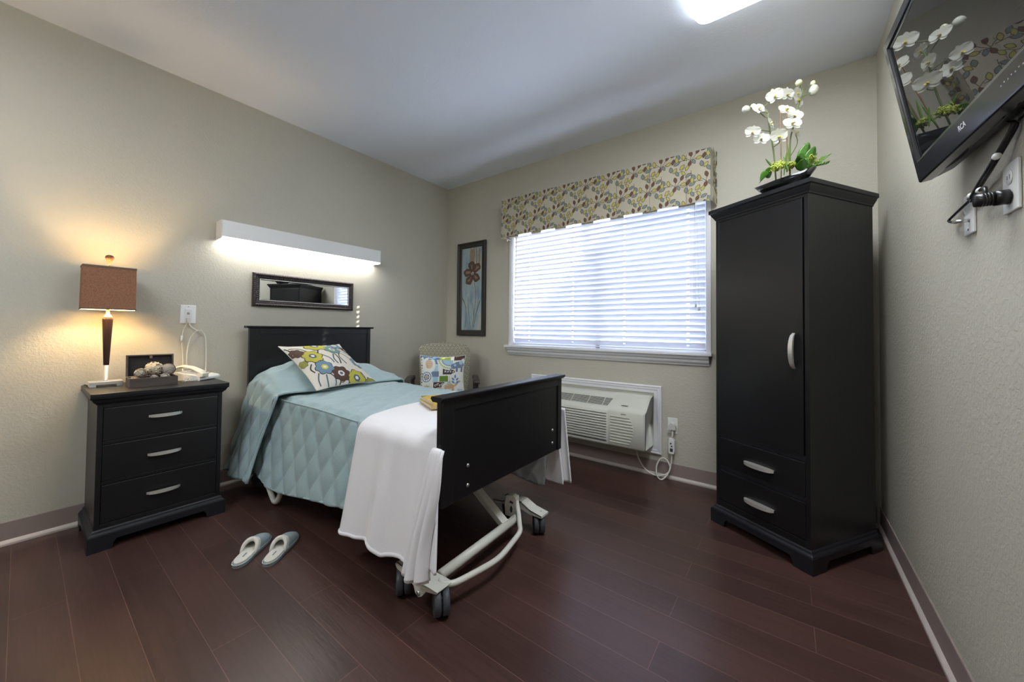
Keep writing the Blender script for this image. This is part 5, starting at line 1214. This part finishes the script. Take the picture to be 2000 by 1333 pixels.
bw.add(vs, [(k*n+i, k*n+(i+1) % n, (k+1)*n+(i+1) % n, (k+1)*n+i) for k in range(len(rings)-1) for i in range(n)]+[tuple(range(n))[::-1], tuple((len(rings)-1)*n+i for i in range(n))], True)
obj('bowl', bw, mat('glossy_black_ceramic', (.008, .008, .009), .06), orc, local=True)
PETAL = mat('orchid_petal', (.62, .62, .55), .6, trans=.2); PYEL = mat('orchid_throat', (.68, .58, .10), .6); STEM = mat('orchid_stem', (.13, .17, .05), .6); LEAFM = mat('glossy_leaf', (.05, .16, .015), .28, var=.3, vscale=12); SPR = mat('filler_sprig', (.36, .42, .06), .6); SPR2 = mat('fern_sprig', (.12, .24, .03), .6); CANE = mat('bamboo_stake', (.32, .2, .1), .6); BUD = mat('orchid_bud', (.62, .66, .40), .6)
def petal_mesh(mb, M, L, W, cup=.25, ruff=0):
    nu, nv = 8, 6
    def f(u, v):
        r = v; wd = W*(math.sin(PI*min(1, r*.93+.07))**.6)*(1 if True else 1); x = (u-.5)*wd; y = L*r; z = cup*L*(r*r)*.8+cup*2.2*(x*x)/W+ruff*math.sin(u*9)*r
        return M @ Vector((x, y, z))
    mb.grid(f, nu, nv)
def orchid_flower(c, direction, size, roll=0):
    d = Vector(direction).normalized(); q = d.to_track_quat('Z', 'Y').to_matrix().to_4x4(); M0 = Matrix.Translation(c) @ q @ Matrix.Rotation(roll, 4, 'Z')
    mb = MB(); mb.m = 0
    for a, L, W in ((0, .95, .62), (math.radians(128), .9, .6), (math.radians(-128), .9, .6)):   # sepals
        petal_mesh(mb, M0 @ Matrix.Rotation(a, 4, 'Z') @ Matrix.Translation((0, 0, -.001)), size*L, size*W, .18)
    for a in (math.radians(68), math.radians(-68)):                                             # broad petals
        petal_mesh(mb, M0 @ Matrix.Rotation(a, 4, 'Z') @ Matrix.Translation((0, 0, .001)), size*1.08, size*1.15, .12, size*.03)
    fo = obj('blossom', mb, PETAL, orc, local=True)
    mb = MB(); petal_mesh(mb, M0 @ Matrix.Rotation(PI, 4, 'Z') @ Matrix.Rotation(math.radians(50), 4, 'X'), size*.50, size*.40, .5)
    for s_ in (-1, 1): petal_mesh(mb, M0 @ Matrix.Rotation(PI+s_*.8, 4, 'Z') @ Matrix.Rotation(math.radians(60), 4, 'X'), size*.28, size*.2, .6)
    mb.ball(M0 @ Vector((0, 0, size*.10)), size*.09, nu=10, nv=6)
    obj('throat', mb, PYEL, fo, local=True)
def L_(px, pz, y=0): return Vector((px, y, pz))
OMI = OM.inverted(); Wc = Vector((3.158, -.628, 1.891)); Rw = Vector((.801, .599, 0)); Fw = Vector((-.599, .801, 0))
OC2 = OC
def W_(zx, zy, dep=0): return OMI @ (Wc+Rw*((zx-500)/1689)+Vector((0, 0, (990-zy)/1689))+Fw*dep)
def Dl(v): return (OMI.to_3x3() @ Vector(v))
rr = random.Random(11)
for zx, zy, dep, sz, dr in ((402, 262, -.01, .040, (-.1, -.6, .1)), (548, 215, .02, .038, (.1, -.7, .2)), (608, 228, .0, .036, (.5, -.7, .0)), (612, 290, .0, .040, (.2, -.6, .6)), (372, 372, .03, .034, (.5, -.5, .5)), (252, 388, -.02, .036, (.2, -.5, .5)),
                        (478, 408, -.03, .038, (-.1, -.6, .8)), (590, 425, .0, .034, (-.2, -.7, .3)), (655, 412, .02, .030, (.6, -.5, .4)), (352, 512, -.02, .038, (.4, -.5, .7)), (515, 535, -.04, .042, (-.1, -.7, .7)), (222, 570, .0, .034, (-.5, -.8, -.1)),
                        (568, 598, -.02, .036, (.1, -.5, .8)), (298, 632, .0, .036, (-.4, -.6, .6)), (398, 645, -.04, .044, (.1, -.8, .3))):
    d = Vector((dr[0], dr[1], dr[2]*.45))+Vector((rr.uniform(-.15, .15), 0, rr.uniform(-.1, .1)))
    wd = Rw*d.x+Fw*d.y*1.0+Vector((0, 0, d.z-.15))
    orchid_flower(W_(zx, zy, dep), OMI.to_3x3() @ wd, sz*1.06, rr.uniform(-.5, .5))
def stems(paths, r, name, mt):
    for p in paths:
        obj(name, MB().tube([W_(*q) for q in p], r, 8, sub=4), mt, orc, local=True)
stems([[(425, 1000, 0), (415, 850, 0), (400, 700, 0), (375, 560, .0), (358, 440, .0), (362, 400, .0)], [(545, 1000, .0), (548, 800, .0), (552, 620, .0), (590, 480, .0), (612, 350, .0), (650, 250, .0)]], .0036, 'flower_stem', STEM)
stems([[(358, 440, 0), (330, 432, 0), (270, 400, -.01), (232, 360, 0), (228, 340, 0)], [(232, 365, 0), (200, 350, 0), (165, 370, 0)], [(362, 400, 0), (300, 372, 0), (372, 300, 0), (400, 265, 0)], [(372, 560, 0), (300, 550, 0), (225, 555, 0)],
       [(650, 250, 0), (700, 190, 0), (748, 135, 0)], [(650, 250, 0), (662, 190, 0), (630, 132, 0)], [(655, 250, 0), (700, 232, 0), (752, 195, 0)], [(548, 780, 0), (585, 680, -.02), (570, 600, -.02)], [(612, 350, 0), (560, 370, 0), (500, 410, -.02)], [(400, 700, 0), (420, 680, -.03), (400, 650, -.03)], [(600, 470, 0), (560, 500, -.02), (520, 530, -.03)]], .0019, 'flower_stem', STEM)
stems([[(482, 1000, .01), (482, 640, .01), (480, 300, .01)], [(545, 900, .02), (547, 600, .02), (545, 330, .02)]], .0028, 'bamboo_stake', CANE)
for zx, zy, r, e in ((628, 128, .0155, 1.0), (752, 130, .0115, 1.1), (757, 192, .022, 1.25), (165, 370, .019, 1.0), (228, 340, .012, 1.0)):
    g = MB(); g.ball(W_(zx, zy), r, r, r*e, 12, 8); obj('bud', g, BUD if r < .016 else PETAL, orc, local=True)
def big_leaf(base, tip, width, fold, name='broad_leaf', mt=LEAFM, droop=.0, side=None):
    b0, t0 = W_(*base), W_(*tip); ax = t0-b0; L = ax.length; ax.normalize(); sd = side or (OMI.to_3x3() @ Rw); sd = Vector(sd); sd = (sd-ax*sd.dot(ax)).normalized(); nm = ax.cross(sd)
    def f(u, v):
        w = width*math.sin(PI*min(.985, .05+.93*v))**.65; x = (u-.5)*w
        return b0+ax*L*v+sd*x*(1-.25*fold)+nm*(abs(x)*fold*1.1 - droop*L*math.sin(PI*v*.9)*1.0)
    mb = MB(); mb.grid(f, 8, 12); obj(name, mb, mt, orc, local=True, solid=.0008)
big_leaf((330, 950, -.03), (210, 1050, -.07), .060, .5, side=OMI.to_3x3() @ Vector((0.3, -.2, .9)))
big_leaf((340, 985, -.02), (320, 905, -.04), .045, .4)
big_leaf((640, 900, -.02), (660, 690, -.04), .078, .45)
big_leaf((660, 905, -.03), (690, 735, -.055), .062, .35)
big_leaf((680, 880, -.03), (530, 825, -.07), .085, .5, side=OMI.to_3x3() @ Vector((0.2, -.3, .9)))
big_leaf((610, 930, -.04), (560, 860, -.07), .060, .3)
big_leaf((700, 880, .0), (745, 765, -.01), .026, .3)
for b_, t in (((470, 960, -.02), (480, 760, -.03)), ((520, 880, -.02), (490, 700, -.03)), ((420, 900, 0), (310, 815, -.02)), ((450, 900, 0), (370, 812, .02)), ((700, 850, 0), (790, 742, .0)), ((690, 780, 0), (680, 660, 0)), ((500, 930, -.03), (455, 800, -.03))):
    big_leaf(b_, t, .010, .3, 'grass_blade', SPR2)
def sprig(zx, zy, dep, n, rad, mt, seed, up=.6):
    r2 = random.Random(seed); mb = MB(); c = W_(zx, zy, dep)
    for k in range(n):
        d = Vector((r2.gauss(0, 1), r2.gauss(0, .7), abs(r2.gauss(0, .8))+up-.4)).normalized(); p = c+d*rad*r2.uniform(.5, 1)
        mb.tube([c-Vector((0, 0, rad*.5)), p], .0007, 4)
        for j in range(5):
            q = p+Vector((r2.gauss(0, 1), r2.gauss(0, 1), r2.gauss(0, 1))).normalized()*.006
            M = (Matrix.Rotation(r2.uniform(0, 6), 3, 'Z') @ Matrix.Rotation(r2.uniform(0, 3), 3, 'X')); mb.ball(q, .0022, .0030, .0065, 6, 4, M=M)
    obj('filler_sprig', mb, mt, orc, local=True)
sprig(400, 905, -.03, 34, .032, SPR, 1); sprig(365, 930, -.045, 16, .026, SPR, 2); sprig(512, 890, -.02, 26, .028, SPR, 3); sprig(680, 850, -.03, 22, .032, SPR, 4)
def fern(base, tip, seed):
    b0, t0 = W_(*base), W_(*tip); mb = MB(); mb.tube([b0, t0], .0010, 5); r2 = random.Random(seed)
    for k in range(15):
        p = b0.lerp(t0, .15+.85*k/14)
        for s_ in (-1, 1):
            M = Matrix.Rotation(s_*(.9+.2*r2.random()), 3, 'Y') @ Matrix.Rotation(r2.uniform(-.5, .5), 3, 'X'); q = p+M @ Vector((0, 0, .011)); mb.ball(q, .0028, .0012, .0095, 6, 4, M=M)
    obj('fern_sprig', mb, SPR2, orc, local=True)
fern((700, 900, -.02), (830, 800, -.03), 1); fern((690, 890, -.02), (800, 880, -.05), 2); fern((690, 880, .0), (770, 820, .02), 3)

# ================================================================== SLIPPERS
SOLE = mat('slipper_sole', (.20, .24, .25), .7); FELT = mat('slipper_blue_grey', (.26, .32, .34), .9, bump=.5, bscale=500); PLUSH = mat('slipper_plush', (.66, .64, .58), .95, bump=1.2, bscale=350, sheen=.4)
def swid(y): return interp([(0, .004), (.006, .018), (.02, .029), (.05, .034), (.10, .033), (.15, .039), (.20, .044), (.235, .038), (.255, .022), (.263, .004)], y)
def outline(k=1.0, y0=0, y1=.263, inset=0):
    ys = [0, .004, .012, .03, .06, .09, .12, .15, .18, .21, .23, .245, .257, .263]
    L = [(swid(y)*k-inset, y+(inset*(1 if y < .13 else -1))) for y in ys]
    return [(max(.001, a), b_) for a, b_ in L]+[(-max(.001, a), b_) for a, b_ in L[::-1]]
def make_slipper(name, loc, rz, label):
    t_ = thing(name, label, 'slipper', loc, rz, 'pair of slippers on the floor')
    mb = MB(); mb.prism(outline(), 0, .013, 'z', True); obj('sole', mb, SOLE, t_, local=True, bevel=.002)
    mb = MB(); mb.prism(outline(1, inset=.004), .013, .022, 'z', True); obj('insole', mb, PLUSH, t_, local=True, bevel=.004, seg=3)
    mb = MB(); mb.box(-.004, .055, .0221, .003, .088, .0224); obj('insole_label', mb, mat('label_grey', (.2, .22, .24), .8), t_, local=True)
    def vp(u, v, off=0):
        a = u*PI/2; yo = .092+.040*math.cos(a)**1.2; y = yo+(.262-yo)*v; w_ = swid(min(.262, y))
        h = .012+(.050-off)*(1-((y-.085)/.180)**2)**.6*max(0, math.cos(a))**.75 if y < .265 else .012
        return Vector(((w_-off)*math.sin(a), y-off*.5*v, h))
    mb = MB(); mb.grid(lambda u, v: vp(u, v), 28, 24, -1, 1, 0, 1); obj('vamp', mb, FELT, t_, local=True)
    mb = MB(); mb.grid(lambda u, v: vp(-u, v, .004), 28, 24, -1, 1, 0, .97); obj('lining', mb, PLUSH, t_, local=True)
    mb = MB(); mb.tube([vp(-1+2*i/30, .03) + Vector((0, .002, .001)) for i in range(31)], [.006+.005*math.cos((-1+2*i/30)*PI/2) for i in range(31)], 12)
    mb.grid(lambda u, v: vp(u, v*.22)+Vector((0, 0, .0022)), 28, 8, -1, 1, 0, 1); obj('cuff', mb, PLUSH, t_, local=True)
    mb = MB(); P = outline(1.01); mb.tube([(x, y, .0135) for x, y in P]+[(P[0][0], P[0][1], .0135)], .0025, 6); obj('piping', mb, mat('slipper_piping', (.36, .42, .43), .8), t_, local=True)
make_slipper('slipper', (1.131, -2.346, 0), math.atan2(.173, .181), 'grey-blue slipper with white lining on the floor, nearer the nightstand')
make_slipper('slipper', (1.228, -2.256, 0), math.atan2(.182, .197), 'grey-blue slipper with white lining on the floor, nearer the bed foot')
